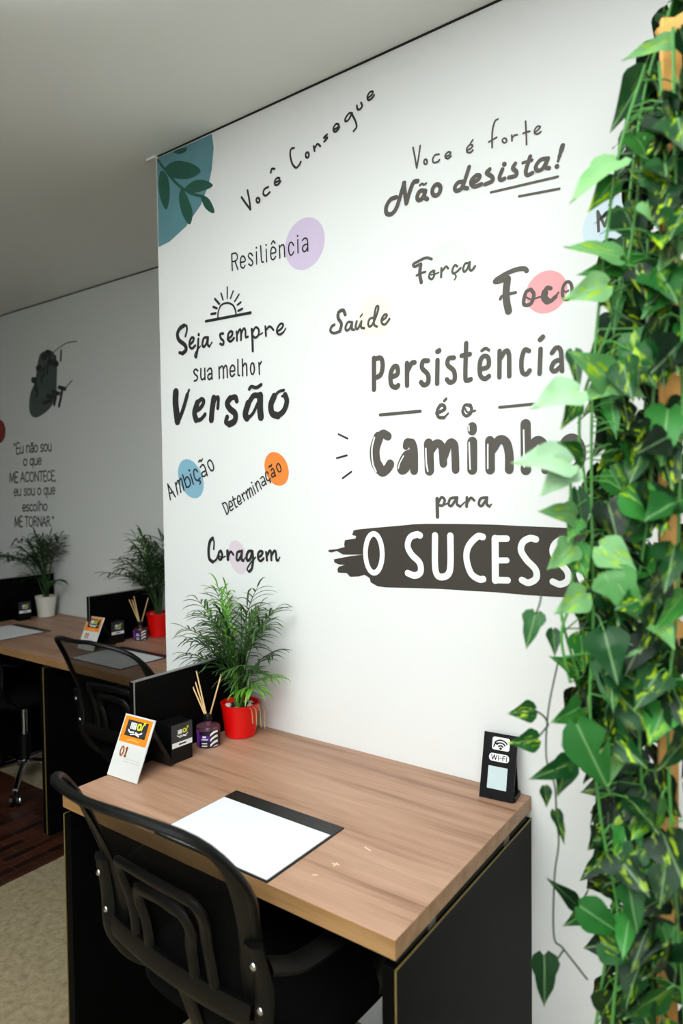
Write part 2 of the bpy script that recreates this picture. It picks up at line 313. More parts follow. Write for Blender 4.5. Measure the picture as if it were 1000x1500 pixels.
# ------------------------------------------------------------------ wall lettering and drawings
DEC = json.loads(r'''[{"name":"wall_lettering","label":"thin handwritten black wall lettering reading Você Consegue, climbing steeply near the ceiling","parts":[{"n":"word","c":"ink","l":1,"s":[[0,68,-8700,23109,-8505,22855,-8348,22663],[0,68,-8348,22663,-8384,22932,-8455,23244],[1,66,-7984,22844,-7987,22810,-8006,22788,-8036,22783,-8069,22797,-8097,22827,-8111,22864,-8109,22898,-8089,22920,-8059,22924,-8026,22910,-7998,22881],[0,65,-7648,23122,-7792,23098,-7841,22983,-7738,22905,-7594,22960],[0,64,-7391,23187,-7251,23183,-7222,23249,-7305,23281,-7396,23222,-7387,23115,-7280,23095,-7184,23156],[0,65,-7543,23494,-7507,23588,-7400,23562]],"f":[]},{"n":"word","c":"ink","l":1,"s":[[0,62,-6677,23925,-6785,23925,-6820,23784,-6749,23517,-6617,23369,-6510,23407,-6444,23482],[1,60,-6158,23580,-6167,23546,-6188,23526,-6217,23525,-6245,23543,-6266,23575,-6273,23614,-6265,23648,-6243,23668,-6214,23669,-6186,23651,-6165,23618],[0,60,-5994,23767,-5961,23629],[0,59,-5959,23701,-5866,23784,-5765,23698],[0,58,-5534,23935,-5646,23883,-5526,23846,-5637,23778],[0,57,-5319,23993,-5196,24004,-5147,24058,-5234,24114,-5324,24033,-5296,23931,-5207,23930,-5128,23994],[0,56,-4711,24213,-4806,24252,-4932,24163,-4928,24081,-4832,24092,-4730,24212],[0,56,-4735,24213,-4620,23993,-4584,23829,-4680,23752],[0,55,-4568,24364,-4546,24265,-4476,24242,-4405,24294,-4436,24395],[0,54,-4228,24437,-4113,24473,-4072,24540,-4158,24563,-4241,24479,-4206,24377,-4105,24388,-4036,24446]],"f":[]}]},
{"name":"wall_lettering","label":"thin handwritten grey wall lettering reading Voce é forte, above the bold Não desista","parts":[{"n":"word","c":"ink2","l":1,"s":[[0,48,-2927,22808,-2875,22548,-2828,22289],[0,47,-2828,22289,-2775,22518,-2727,22791],[1,47,-2538,22349,-2544,22322,-2561,22306,-2583,22305,-2606,22319,-2622,22345,-2628,22375,-2621,22402,-2605,22418,-2582,22419,-2560,22405,-2544,22379],[0,46,-2222,22434,-2322,22449,-2391,22370,-2364,22284,-2263,22269,-2211,22300],[0,45,-2060,22333,-1965,22333,-1914,22377,-1972,22416,-2047,22375,-2052,22306,-1985,22269,-1907,22299]],"f":[]},{"n":"word","c":"ink2","l":1,"s":[[0,44,-1502,22317,-1408,22323,-1355,22375,-1426,22414,-1498,22357,-1491,22272,-1408,22237,-1348,22271],[0,43,-1407,22449,-1350,22503]],"f":[]},{"n":"word","c":"ink2","l":1,"s":[[0,42,-738,22777,-809,22750,-864,22594,-880,22398,-877,22190],[0,42,-956,22338,-854,22364,-768,22381],[1,41,-534,22239,-541,22216,-559,22203,-584,22204,-608,22218,-626,22242,-633,22269,-626,22292,-608,22304,-583,22303,-559,22289,-541,22266],[0,41,-415,22320,-408,22193],[0,41,-408,22246,-359,22296,-290,22288],[0,40,-97,22520,-84,22282,-75,22013],[0,40,-152,22278,-77,22283,1,22272],[0,39,102,22208,185,22246,229,22296,169,22325,109,22270,112,22195,178,22161,245,22185]],"f":[]}]},
{"name":"wall_lettering","label":"bold slanted grey wall lettering reading Não desista! with two underlines","parts":[{"n":"script","c":"ink2","l":1,"s":[[0,114,-3416,21735,-3583,21722,-3709,21574,-3699,21410,-3559,21361,-3419,21468,-3294,21741,-3182,22023],[0,112,-3193,22026,-3163,21753,-3127,21511],[0,111,-3127,21511,-3032,21765,-2923,21966,-2806,21967],[0,109,-2608,21676,-2739,21710,-2820,21608,-2794,21509,-2688,21514,-2598,21650],[0,108,-2597,21673,-2625,21539,-2547,21464],[0,54,-2748,21846,-2685,21870,-2633,21833,-2570,21848],[1,106,-2201,21562,-2238,21512,-2291,21489,-2346,21500,-2388,21542,-2406,21604,-2395,21670,-2357,21720,-2304,21743,-2249,21731,-2207,21689,-2190,21627]],"f":[]},{"n":"script","c":"ink2","l":1,"s":[[0,102,-1584,21619,-1735,21634,-1815,21541,-1771,21458,-1648,21479,-1565,21614],[0,101,-1447,21914,-1540,21678,-1599,21509,-1493,21437],[0,100,-1382,21534,-1239,21560,-1182,21631,-1262,21675,-1377,21611,-1396,21516,-1311,21432,-1145,21439],[0,98,-943,21719,-1013,21661,-888,21541,-879,21444,-1051,21414],[0,96,-636,21632,-705,21482,-669,21404,-588,21415],[0,105,-595,21739,-586,21728],[0,94,-337,21673,-390,21592,-311,21486,-324,21406,-480,21411],[0,92,4,21728,-92,21453,-58,21344,54,21362],[0,69,-161,21639,47,21637],[0,90,377,21577,238,21589,132,21485,165,21380,280,21389,393,21552],[0,89,402,21570,343,21412,426,21356],[0,105,715,21747,682,21649],[0,83,682,21649,645,21539],[0,57,645,21539,617,21447],[0,97,588,21350,596,21340]],"f":[]},{"n":"underline","c":"ink2","l":1,"s":[[0,55,-913,21196,612,21125],[0,54,-251,20934,644,20862]],"f":[]}]},
{"name":"wall_lettering","label":"thin upright wall lettering reading Resiliência over a lilac dot","parts":[{"n":"dot","c":"lilac","l":0,"s":[],"f":[[1,-5661,21243,-5695,21458,-5794,21652,-5948,21807,-6142,21905,-6357,21940,-6573,21905,-6767,21807,-6921,21652,-7020,21458,-7054,21243,-7020,21028,-6921,20833,-6767,20679,-6573,20580,-6357,20546,-6142,20580,-5948,20679,-5794,20833,-5695,21028]]},{"n":"word","c":"ink","l":1,"s":[[0,50,-9139,21548,-9125,21061],[0,49,-9139,21548,-8978,21544,-8904,21438,-8949,21327,-9119,21317],[0,49,-9004,21312,-8897,21046],[0,49,-8775,21223,-8600,21232,-8606,21325,-8679,21394,-8755,21368,-8787,21249,-8757,21093,-8662,21044,-8599,21106],[0,48,-8294,21325,-8358,21403,-8440,21400,-8450,21313,-8322,21189,-8291,21094,-8366,21050,-8454,21116],[0,47,-8143,21396,-8134,21050],[0,55,-8144,21523,-8136,21515],[0,47,-7972,21535,-7952,21136,-7914,21061,-7867,21060],[0,46,-7761,21393,-7749,21036],[0,54,-7766,21516,-7758,21508],[0,46,-7584,21233,-7409,21237,-7415,21335,-7491,21395,-7562,21373,-7588,21234,-7567,21091,-7491,21046,-7408,21110],[0,46,-7559,21502,-7492,21568,-7424,21495],[0,45,-7264,21394,-7248,21042],[0,45,-7254,21329,-7177,21381,-7091,21342,-7070,21039],[0,44,-6737,21279,-6802,21372,-6887,21363,-6924,21221,-6889,21072,-6808,21032,-6740,21097],[0,43,-6591,21401,-6586,21036],[0,54,-6596,21508,-6589,21501],[0,43,-6428,21345,-6344,21387,-6262,21347,-6242,21253,-6239,21017],[0,43,-6246,21213,-6372,21199,-6428,21128,-6386,21040,-6314,21033,-6244,21115]],"f":[]}]},
{"name":"wall_lettering","label":"brush script wall lettering reading Saúde over a faint yellow dot","parts":[{"n":"dot","c":"yellowdot","l":0,"s":[],"f":[[1,-3584,18893,-3609,19053,-3683,19198,-3798,19313,-3942,19387,-4103,19412,-4263,19387,-4408,19313,-4523,19198,-4596,19053,-4622,18893,-4596,18733,-4523,18588,-4408,18473,-4263,18400,-4103,18374,-3942,18400,-3798,18473,-3683,18588,-3609,18733]]},{"n":"script","c":"ink2","l":1,"s":[[0,96,-5013,19097,-5080,19220,-5225,19188,-5244,19039,-5139,18872,-5195,18686],[0,76,-5195,18686,-5385,18662,-5504,18740,-5464,18848,-5371,18886],[0,68,-4794,18862,-4926,18882,-5007,18766,-4981,18676,-4875,18704,-4795,18841,-4807,18693,-4729,18652],[0,67,-4648,18861,-4681,18717,-4615,18665,-4499,18829],[0,67,-4499,18838,-4511,18692,-4414,18648],[0,46,-4533,18961,-4471,19015],[0,65,-4128,18872,-4239,18860,-4291,18743,-4241,18664,-4140,18732,-4002,18989,-3975,19130,-4045,19121,-4103,18881,-4105,18694,-4021,18631],[0,64,-3891,18752,-3758,18814,-3723,18882,-3796,18894,-3881,18792,-3857,18677,-3759,18657,-3646,18763]],"f":[]}]},
{"name":"wall_lettering","label":"brush script wall lettering reading Força over a faint pale green dot","parts":[{"n":"dot","c":"greendot","l":0,"s":[],"f":[[1,-1396,19753,-1426,19941,-1512,20110,-1647,20245,-1816,20331,-2004,20361,-2192,20331,-2362,20245,-2496,20110,-2583,19941,-2612,19753,-2583,19565,-2496,19395,-2362,19260,-2192,19174,-2004,19144,-1816,19174,-1647,19260,-1512,19395,-1426,19565]]},{"n":"script","c":"ink2","l":1,"s":[[0,70,-2440,20010,-2596,20074,-2823,20030,-2947,19988,-2907,19924,-2755,19957],[0,93,-2742,19946,-2767,19721,-2728,19508],[0,56,-2858,19700,-2735,19735,-2613,19739],[0,59,-2367,19714,-2474,19696,-2511,19585,-2431,19531,-2368,19624,-2398,19728],[0,41,-2457,19641,-2368,19636,-2253,19652],[0,58,-2178,19742,-2188,19531],[0,58,-2183,19646,-2113,19710,-2056,19757,-2000,19699],[0,57,-1761,19701,-1829,19738,-1889,19635,-1864,19553,-1762,19583,-1677,19642],[0,39,-1834,19540,-1796,19471,-1835,19402],[0,56,-1476,19715,-1559,19721,-1610,19617,-1581,19536,-1506,19589,-1442,19735],[0,56,-1442,19735,-1448,19578,-1394,19537,-1311,19614]],"f":[]}]},
{"name":"wall_lettering","label":"large brush script wall lettering reading Foco over a pink dot","parts":[{"n":"dot","c":"pink","l":0,"s":[],"f":[[1,808,18723,785,18864,721,18991,620,19092,492,19157,351,19179,210,19157,83,19092,-18,18991,-83,18864,-105,18723,-83,18582,-18,18454,83,18353,210,18288,351,18266,492,18288,620,18353,721,18454,785,18582]]},{"n":"script","c":"ink2","l":1,"s":[[0,107,-81,19265,-135,19321,-311,19340,-551,19296,-796,19206],[0,95,-796,19206,-833,19167,-747,19150,-552,19182],[0,169,-528,19166,-560,18898,-549,18667,-506,18454],[0,66,-700,18750,-663,18808,-505,18831,-337,18835],[0,85,4,18841,-101,18793,-154,18577,-83,18509,26,18546,80,18716,15,18835],[0,41,-113,18705,-9,18630,107,18626,222,18642],[0,88,452,18782,369,18808,301,18698],[0,150,324,18717,313,18608,380,18519],[0,87,358,18529,447,18507,559,18587],[0,44,559,18587,621,18663],[1,69,906,18637,880,18550,834,18494,781,18484,735,18525,708,18604,708,18701,735,18789,781,18844,834,18853,880,18812,907,18733],[0,35,714,18734,768,18648,834,18669]],"f":[]}]},
{"name":"wall_drawing","label":"small line drawing of a rising sun on the wall above Seja sempre","parts":[{"n":"sun_outline","c":"ink","l":1,"s":[[0,60,-9774,19775,-9743,19956,-9611,20119,-9360,20139,-9130,20038,-9026,19875,-8999,19725],[0,85,-10304,19738,-8409,19695],[0,50,-9348,20614,-9356,20278],[0,55,-9105,20445,-9217,20254],[0,54,-8864,20308,-9051,20134],[0,64,-8799,20065,-8937,20013],[0,73,-8743,19865,-8905,19830],[0,61,-9613,20470,-9534,20265],[0,77,-9882,20351,-9700,20171],[0,77,-9958,20122,-9804,20051],[0,77,-10054,19921,-9861,19912]],"f":[]}]},
{"name":"wall_lettering","label":"dark brush script wall lettering reading Seja sempre under the rising sun","parts":[{"n":"script","c":"ink","l":1,"s":[[0,88,-11242,19415,-11168,19590,-11187,19728,-11302,19765],[0,144,-11302,19757,-11496,19696,-11618,19538,-11548,19333,-11279,19140,-11226,18978,-11385,18890],[0,111,-11385,18890,-11536,18932],[0,92,-11067,19112,-10905,19194,-10857,19287,-10947,19326,-11046,19225,-11051,19063,-10939,18987,-10796,19056],[0,91,-10650,19239,-10686,18946,-10766,18688],[0,54,-10778,18670,-10832,18754,-10744,18877,-10562,19006],[0,101,-10630,19381,-10630,19373],[0,89,-10290,19245,-10412,19221,-10472,19051,-10407,18966,-10284,19063,-10225,19232],[0,89,-10214,19231,-10230,19018,-10156,18944],[0,52,-10156,18944,-10044,19057]],"f":[]},{"n":"script","c":"ink","l":1,"s":[[0,86,-9559,19253,-9686,19249,-9657,19126,-9544,19018,-9573,18918,-9688,18963],[0,85,-9370,19060,-9203,19129,-9164,19233,-9251,19271,-9341,19192,-9345,19035,-9232,18975,-9102,19049],[0,74,-8991,19226,-8976,18958],[0,73,-8972,19139,-8868,19270,-8809,19207,-8814,18954],[0,72,-8810,19134,-8691,19280,-8628,19198,-8622,19017,-8533,19015],[0,90,-8371,19207,-8353,18890,-8346,18574],[0,71,-8353,19104,-8223,19239,-8099,19156,-8117,19006,-8230,18944,-8341,19013],[0,42,-8117,18992,-7948,19038],[0,74,-7839,19206,-7821,18939],[0,69,-7827,19091,-7697,19184,-7604,19142,-7531,19062],[0,67,-7407,18995,-7235,19056,-7160,19155,-7255,19197,-7372,19108,-7398,18973,-7293,18899,-7155,18948],[0,45,-7155,18948,-7071,19039]],"f":[]}]},
{"name":"wall_lettering","label":"thin small wall lettering reading sua melhor above bold Versão","parts":[{"n":"word","c":"ink","l":1,"s":[[0,62,-10699,18260,-10799,18320,-10884,18260,-10833,18165,-10728,18085,-10748,17982,-10868,17958],[0,61,-10562,18309,-10569,18056,-10501,17960,-10394,18017],[0,61,-10387,18297,-10384,17956],[0,60,-10273,18204,-10173,18273,-10083,18215,-10067,17934],[0,60,-10074,18110,-10219,18086,-10255,18002,-10182,17931,-10077,17995]],"f":[]},{"n":"word","c":"ink","l":1,"s":[[0,59,-9758,18272,-9755,17929],[0,59,-9754,18205,-9646,18279,-9581,18205,-9571,17917],[0,58,-9570,18196,-9479,18279,-9420,18206,-9405,17911],[0,58,-9280,18085,-9101,18084,-9114,18209,-9194,18254,-9278,18170,-9282,18007,-9213,17922,-9103,17976],[0,57,-8958,18395,-8958,17972,-8900,17915],[0,56,-8772,18388,-8772,17894],[0,56,-8766,18158,-8669,18246,-8607,18177,-8598,17883],[1,55,-8292,18050,-8304,17970,-8334,17914,-8373,17896,-8412,17922,-8439,17985,-8447,18067,-8435,18148,-8405,18204,-8366,18221,-8328,18195,-8301,18132],[0,54,-8114,18206,-8096,17866],[0,54,-8106,18119,-8012,18220]],"f":[]}]},
{"name":"wall_lettering","label":"heaviest black brush wall lettering reading Versão","parts":[{"n":"script","c":"ink","l":1,"s":[[0,285,-11753,17683,-11776,17330,-11698,16760],[0,164,-11681,16704,-11408,17133,-11212,17550],[0,98,-11212,17550,-11123,17693],[0,146,-10865,17000,-10595,17101,-10455,17279,-10570,17357,-10769,17245],[0,221,-10750,17263,-10890,16969,-10824,16740],[0,135,-10825,16720,-10605,16737,-10407,16872],[0,224,-10008,17340,-10092,16988,-10134,16691],[0,130,-10012,17181,-9912,17323,-9810,17330,-9840,17028],[0,167,-9030,17175,-9092,17297,-9283,17275],[0,205,-9311,17270,-9435,17132,-9329,16967,-9104,16794,-9136,16582,-9357,16499],[0,159,-9357,16499,-9504,16568,-9445,16721],[0,175,-8170,17259,-8351,17261,-8537,17075],[0,229,-8564,17059,-8687,16762,-8626,16635],[0,110,-8574,16620,-8361,16775,-8148,17080],[0,237,-8083,17244,-8092,16868,-8066,16621],[0,110,-8513,17474,-8423,17541,-8232,17492,-8036,17555],[0,90,-7173,17315,-7368,17289,-7543,17158],[0,207,-7542,17176,-7671,16946,-7626,16700,-7406,16610],[0,175,-7406,16610,-7184,16740,-7068,16987,-7127,17175],[0,80,-7127,17175,-7239,17149]],"f":[]}]},
{"name":"wall_lettering","label":"thin tilted wall lettering reading Ambição over a blue dot","parts":[{"n":"dot","c":"blue","l":0,"s":[],"f":[[1,-10545,14782,-10601,14975,-10707,15160,-10855,15319,-11029,15437,-11215,15502,-11394,15506,-11547,15449,-11659,15335,-11719,15176,-11719,14987,-11660,14788,-11549,14599,-11396,14439,-11217,14325,-11031,14266,-10856,14267,-10708,14328,-10601,14443,-10545,14599]]},{"n":"word","c":"ink","l":1,"s":[[0,61,-12123,14222,-12236,14726],[0,60,-12236,14726,-11878,14315],[0,60,-12168,14414,-11975,14468],[0,60,-11864,14771,-11756,14390],[0,59,-11829,14665,-11756,14819,-11687,14797,-11603,14456],[0,59,-11701,14760,-11622,14884,-11560,14870,-11452,14522],[0,59,-11500,15015,-11326,14604],[0,58,-11425,14805,-11317,14941,-11196,14884,-11139,14738,-11222,14623,-11326,14629],[0,58,-11131,15028,-11000,14715],[0,75,-11188,15157,-11176,15149],[0,57,-10797,15102,-10897,15178,-10977,15115,-10935,14912,-10817,14823,-10684,14895],[0,57,-10758,14814,-10663,14784,-10701,14711],[0,56,-10675,15233,-10566,15311,-10468,15247,-10358,14969],[0,56,-10424,15120,-10579,15068,-10587,14962,-10482,14951,-10380,15038],[0,56,-10741,15407,-10669,15457,-10622,15419,-10561,15490],[1,55,-10331,15360,-10230,15446,-10111,15337,-10070,15175,-10163,15114,-10276,15221]],"f":[]}]},
{"name":"wall_lettering","label":"thin tilted wall lettering reading Determinação over an orange dot","parts":[{"n":"dot","c":"orange","l":0,"s":[],"f":[[1,-7043,15023,-7077,15174,-7151,15317,-7260,15439,-7392,15529,-7535,15577,-7675,15578,-7799,15531,-7893,15440,-7949,15315,-7959,15168,-7924,15014,-7846,14868,-7734,14745,-7599,14657,-7455,14613,-7316,14617,-7196,14666,-7105,14757,-7053,14880]]},{"n":"word","c":"ink","l":1,"s":[[0,48,-9722,14091,-9534,13762],[0,48,-9722,14091,-9581,14119,-9490,13988,-9465,13842,-9534,13762],[0,48,-9407,13980,-9278,14040,-9347,14150,-9425,14139,-9418,13961,-9348,13882,-9253,13942],[0,47,-9272,14296,-9153,14001,-9083,14002],[0,47,-9297,14186,-9153,14245],[0,47,-9047,14139,-8927,14197,-8994,14326,-9065,14295,-9058,14131,-8978,14069,-8891,14131],[0,46,-8891,14372,-8777,14178],[0,46,-8860,14302,-8815,14411,-8751,14403],[0,46,-8717,14468,-8627,14236],[0,46,-8676,14410,-8642,14518,-8590,14486,-8521,14285],[0,46,-8585,14455,-8552,14555,-8494,14531,-8415,14339],[0,45,-8435,14619,-8320,14388],[0,56,-8480,14720,-8469,14712],[0,45,-8339,14706,-8215,14452],[0,45,-8305,14617,-8260,14743,-8189,14719,-8090,14520],[0,44,-8119,14831,-8042,14883,-7971,14840,-7894,14650],[0,44,-7943,14752,-8050,14720,-8057,14641,-7986,14624,-7918,14699],[0,44,-7807,14961,-7856,15018,-7917,14982,-7890,14827,-7821,14765,-7729,14824],[0,44,-7781,14761,-7726,14737,-7747,14696],[0,44,-7700,15052,-7653,15107,-7595,15068,-7529,14887],[0,44,-7571,14992,-7671,14957,-7673,14879,-7613,14870,-7543,14936],[0,44,-7783,15148,-7742,15192,-7707,15168,-7671,15227],[1,43,-7488,15177,-7418,15245,-7341,15161,-7324,15042,-7388,15006,-7456,15071]],"f":[]}]},
{"name":"wall_lettering","label":"black brush script wall lettering reading Coragem over a faint pink dot, above the palm","parts":[{"n":"dot","c":"palepink","l":0,"s":[],"f":[[1,-8705,12405,-8741,12563,-8811,12712,-8910,12838,-9027,12928,-9151,12974,-9271,12971,-9374,12917,-9449,12819,-9490,12686,-9492,12530,-9455,12369,-9382,12218,-9281,12091,-9162,12003,-9037,11960,-8919,11967,-8819,12023,-8745,12121,-8706,12253]]},{"n":"script","c":"ink","l":1,"s":[[0,70,-10133,12672,-10110,12865,-10153,13012],[0,119,-10168,13011,-10291,12910,-10361,12650,-10335,12368,-10187,12273],[0,77,-10187,12268,-10032,12352,-9938,12495],[0,89,-9827,12634,-9911,12567,-9915,12394,-9823,12368,-9759,12498,-9809,12627],[0,48,-9867,12455,-9742,12435,-9628,12474],[0,115,-9532,12639,-9517,12383],[0,81,-9501,12472,-9413,12619,-9333,12593,-9282,12540],[0,86,-9004,12657,-9118,12602,-9147,12414,-9068,12386,-8963,12523,-8918,12666],[0,99,-8922,12666,-8941,12425,-8874,12379],[0,46,-8874,12371,-8784,12470],[0,97,-8498,12674,-8642,12668,-8729,12521,-8698,12395,-8580,12450,-8492,12660],[0,90,-8485,12675,-8471,12412,-8526,12164,-8638,12064],[0,58,-8639,12059,-8711,12129,-8600,12295,-8370,12502],[0,82,-8255,12515,-8139,12569,-8079,12673,-8185,12693,-8269,12592,-8249,12452,-8159,12408,-8044,12482],[0,81,-7943,12674,-7916,12440],[0,81,-7907,12573,-7814,12713,-7751,12687,-7743,12454],[0,80,-7731,12588,-7630,12721,-7568,12691,-7541,12471,-7472,12467],[0,43,-7472,12467,-7417,12548]],"f":[]}]},
{"name":"wall_lettering","label":"rounded grey wall lettering reading Persistência","parts":[{"n":"word","c":"ink2","l":1,"s":[[0,132,-4124,17843,-4134,17043],[0,131,-4118,17817,-3919,17818,-3865,17640,-3924,17403,-4112,17329],[0,127,-3618,17303,-3431,17359,-3435,17539,-3543,17546,-3630,17371,-3608,17111,-3482,17032,-3410,17076],[0,125,-3150,17597,-3155,17050],[0,124,-3140,17403,-3021,17577,-2934,17591],[0,121,-2563,17587,-2694,17592,-2723,17431,-2566,17250,-2568,17056,-2682,17013,-2755,17085],[0,118,-2301,17570,-2317,17011],[0,124,-2300,17776,-2255,17794],[0,116,-1866,17575,-2001,17572,-2029,17425,-1868,17261,-1854,17051,-1978,17005,-2053,17081],[0,113,-1546,17870,-1572,17098,-1521,17006,-1437,17021],[0,113,-1664,17598,-1454,17605],[0,110,-1209,17224,-1006,17267,-995,17458,-1106,17518,-1198,17398,-1200,17105,-1088,16994,-982,17044],[0,73,-1156,17647,-1064,17691,-979,17638],[0,107,-721,17586,-729,16993],[0,106,-707,17408,-584,17564,-502,17489,-494,16991],[0,103,-36,17502,-135,17533,-206,17324,-193,17059,-99,16994,-19,17067],[0,101,227,17508,203,16970],[0,105,214,17711,278,17764],[0,98,476,17387,565,17486,667,17415,697,16973],[0,98,689,17224,529,17190,466,17052,542,16990,675,17076]],"f":[]}]},
{"name":"wall_lettering","label":"small wall lettering reading é o between two short grey dashes","parts":[{"n":"word","c":"ink2","l":1,"s":[[0,84,-2334,16292,-2129,16369,-2134,16458,-2233,16481,-2322,16335,-2279,16199,-2136,16179],[0,50,-2136,16179,-2027,16268],[0,72,-2128,16575,-2078,16620]],"f":[]},{"n":"word","c":"ink2","l":1,"s":[[0,75,-1446,16416,-1587,16427,-1646,16283,-1568,16176,-1452,16225,-1420,16351,-1488,16419],[0,48,-1582,16341,-1515,16254,-1328,16282]],"f":[]},{"n":"dash","c":"ink2","l":1,"s":[[0,78,-3954,16378,-2785,16381]],"f":[]},{"n":"dash","c":"ink2","l":1,"s":[[0,64,-732,16310,256,16319]],"f":[]}]},
{"name":"wall_lettering","label":"large bold grey wall lettering reading Caminho with white highlight strokes","parts":[{"n":"word","c":"ink2","l":1,"s":[[0,223,-3727,15820,-3882,15887,-4024,15766],[0,305,-4015,15801,-4128,15508,-4106,15191,-4004,15012],[0,243,-4004,14994,-3893,14911,-3744,15004,-3669,15106],[0,186,-3200,15541,-3168,15642,-3050,15629],[0,224,-3031,15611,-2975,15422,-2972,14931],[0,198,-2995,15372,-3210,15313,-3364,15045,-3325,14931,-3194,14995,-3035,15255],[0,260,-2561,15571,-2544,14920],[0,203,-2498,15401,-2348,15567,-2201,15471,-2163,15074],[0,199,-2148,15222,-2000,15549,-1874,15520,-1850,15308,-1839,14917],[0,253,-1408,15552,-1412,14912],[0,235,-1406,15903,-1407,15826],[0,235,-968,15554,-965,14900],[0,207,-896,15362,-739,15567,-575,15503,-502,15221,-503,14887],[0,239,-117,15881,-112,15297,-114,14870],[0,189,-34,15354,137,15512,275,15444,329,15247,328,14858],[1,177,1115,15185,1086,15019,1007,14899,899,14857,790,14905,709,15032,680,15203,710,15371,790,15491,900,15530,1008,15479,1086,15353]],"f":[]},{"n":"highlight","c":"decalwhite","l":2,"s":[[0,46,-4132,15807,-4212,15512,-4187,15141,-4089,14926],[0,36,-3270,15299,-3379,15131,-3424,14995],[0,42,-2637,15458,-2625,15106,-2585,14904],[0,39,-1481,15543,-1473,15228,-1461,14923],[0,36,-1486,15940,-1483,15821],[0,38,-1016,15478,-1019,14926],[0,36,-161,15756,-153,15298,-145,14932],[0,34,665,15440,626,15249]],"f":[]}]},
{"name":"wall_drawing","label":"three short black tick strokes on the wall left of Caminho","parts":[{"n":"tick","c":"ink","l":1,"s":[[0,49,-5281,15962,-4982,15829]],"f":[]},{"n":"tick","c":"ink","l":1,"s":[[0,49,-5349,15325,-5011,15385]],"f":[]},{"n":"tick","c":"ink","l":1,"s":[[0,49,-5163,14779,-4871,14946]],"f":[]}]},
{"name":"wall_lettering","label":"small brush script wall lettering reading para above the brush banner","parts":[{"n":"script","c":"ink2","l":1,"s":[[0,94,-2340,14226,-2334,13785],[0,70,-2332,14089,-2224,14255,-2133,14193,-2193,14060,-2313,14077],[0,42,-2193,14060,-2042,14118],[0,69,-1838,14253,-1982,14225,-2029,14102,-1961,14049,-1847,14192],[0,68,-1802,14253,-1812,14102,-1728,14038],[0,41,-1728,14038,-1608,14139],[0,72,-1550,14252,-1560,14038],[0,63,-1551,14119,-1454,14244,-1363,14184],[0,66,-1076,14251,-1203,14223,-1247,14104,-1183,14052,-1067,14191],[0,65,-1042,14251,-1051,14104,-988,14045],[0,39,-988,14045,-937,14092]],"f":[]}]},
{"name":"wall_banner","label":"dark brown brush stroke wall banner with white letters reading O SUCESSO","parts":[{"n":"brush_stroke","c":"brown","l":0,"s":[],"f":[[0,-4874,13266,-4828,13390,-4664,13421,-4127,13478,-3508,13536,-3012,13589,-2627,13609,-1708,13623,-848,13624,-237,13606,722,13589,1439,13548,1629,13438,1578,13221,1749,13014,1578,12718,1647,12399,1440,12112,720,12070,-44,12052,-855,12057,-1498,12039,-2173,12028,-3126,11986,-3833,11946,-4093,11957,-4304,12045,-4329,12150,-4489,12230,-4680,12172,-4956,12145,-5067,12239,-5350,12235,-5377,12326,-5319,12399,-5120,12456,-5318,12454,-5472,12506,-5488,12585,-5230,12644,-4893,12706,-4537,12759,-4865,12743,-5172,12729,-5387,12821,-5572,12767,-5676,12790,-5658,12837,-5397,12867,-5124,12938,-5140,13006,-5110,13122,-4765,13179,-4748,13247]]},{"n":"white_letters","c":"decalwhite","l":1,"s":[[1,148,-3931,12826,-3963,12572,-4055,12381,-4184,12303,-4315,12361,-4412,12541,-4450,12795,-4416,13052,-4322,13243,-4192,13317,-4063,13255,-3968,13075]],"f":[]},{"n":"white_letters","c":"decalwhite","l":1,"s":[[0,168,-2821,13317,-2917,13336,-3103,13253,-3174,13036,-3058,12827,-2837,12633,-2815,12405,-2976,12309,-3181,12356],[0,169,-2403,13326,-2409,12606,-2346,12358,-2193,12326,-2041,12419,-1989,12670,-1989,13330],[0,160,-1153,13331,-1294,13330,-1513,13101,-1572,12814,-1460,12464,-1257,12336,-1150,12343],[0,173,-849,13301,-847,12336],[0,150,-849,13301,-568,13310],[0,137,-818,12796,-571,12812],[0,151,-847,12342,-550,12356],[0,151,110,13316,-24,13336,-182,13245,-231,13058,-104,12848,99,12645,114,12447,-59,12334,-211,12385],[0,144,810,13301,692,13335,534,13225,488,13044,608,12849,803,12642,815,12450,655,12349,487,12397],[1,133,1364,12850,1342,12631,1282,12467,1200,12403,1117,12456,1056,12613,1033,12833,1056,13054,1117,13217,1200,13279,1282,13224,1342,13067]],"f":[]}]},
{"name":"wall_decal","label":"teal quarter disc wall decal with dark green leaves in the upper corner by the ceiling","parts":[{"n":"disc","c":"teal","l":0,"s":[],"f":[[0,-12454,25332,-9897,25318,-9825,24889,-9924,24265,-10091,23819,-10431,23329,-11132,22827,-11921,22534,-12462,22478,-12460,23843]]},{"n":"leaf_sprig","c":"leafgreen","l":1,"s":[[0,87,-12401,25264,-12076,24875,-11476,24235,-10852,23789,-10303,23545]],"f":[[1,-11640,25308,-11062,25262,-11066,25137,-11385,25155],[1,-12089,24879,-11584,24992,-10826,24705,-10404,24335,-10964,24265,-11729,24519],[1,-12251,24881,-11925,24573,-11849,24034,-12023,23575,-12306,23979,-12397,24528],[1,-11288,24057,-10982,23637,-10807,23171,-10941,22850,-11249,23195,-11426,23752],[1,-11162,24006,-10717,24139,-10230,24022,-9878,23762,-10359,23726,-10914,23805],[1,-10424,23610,-10065,23417,-9837,23014,-9934,22948,-10252,23200]]}]},
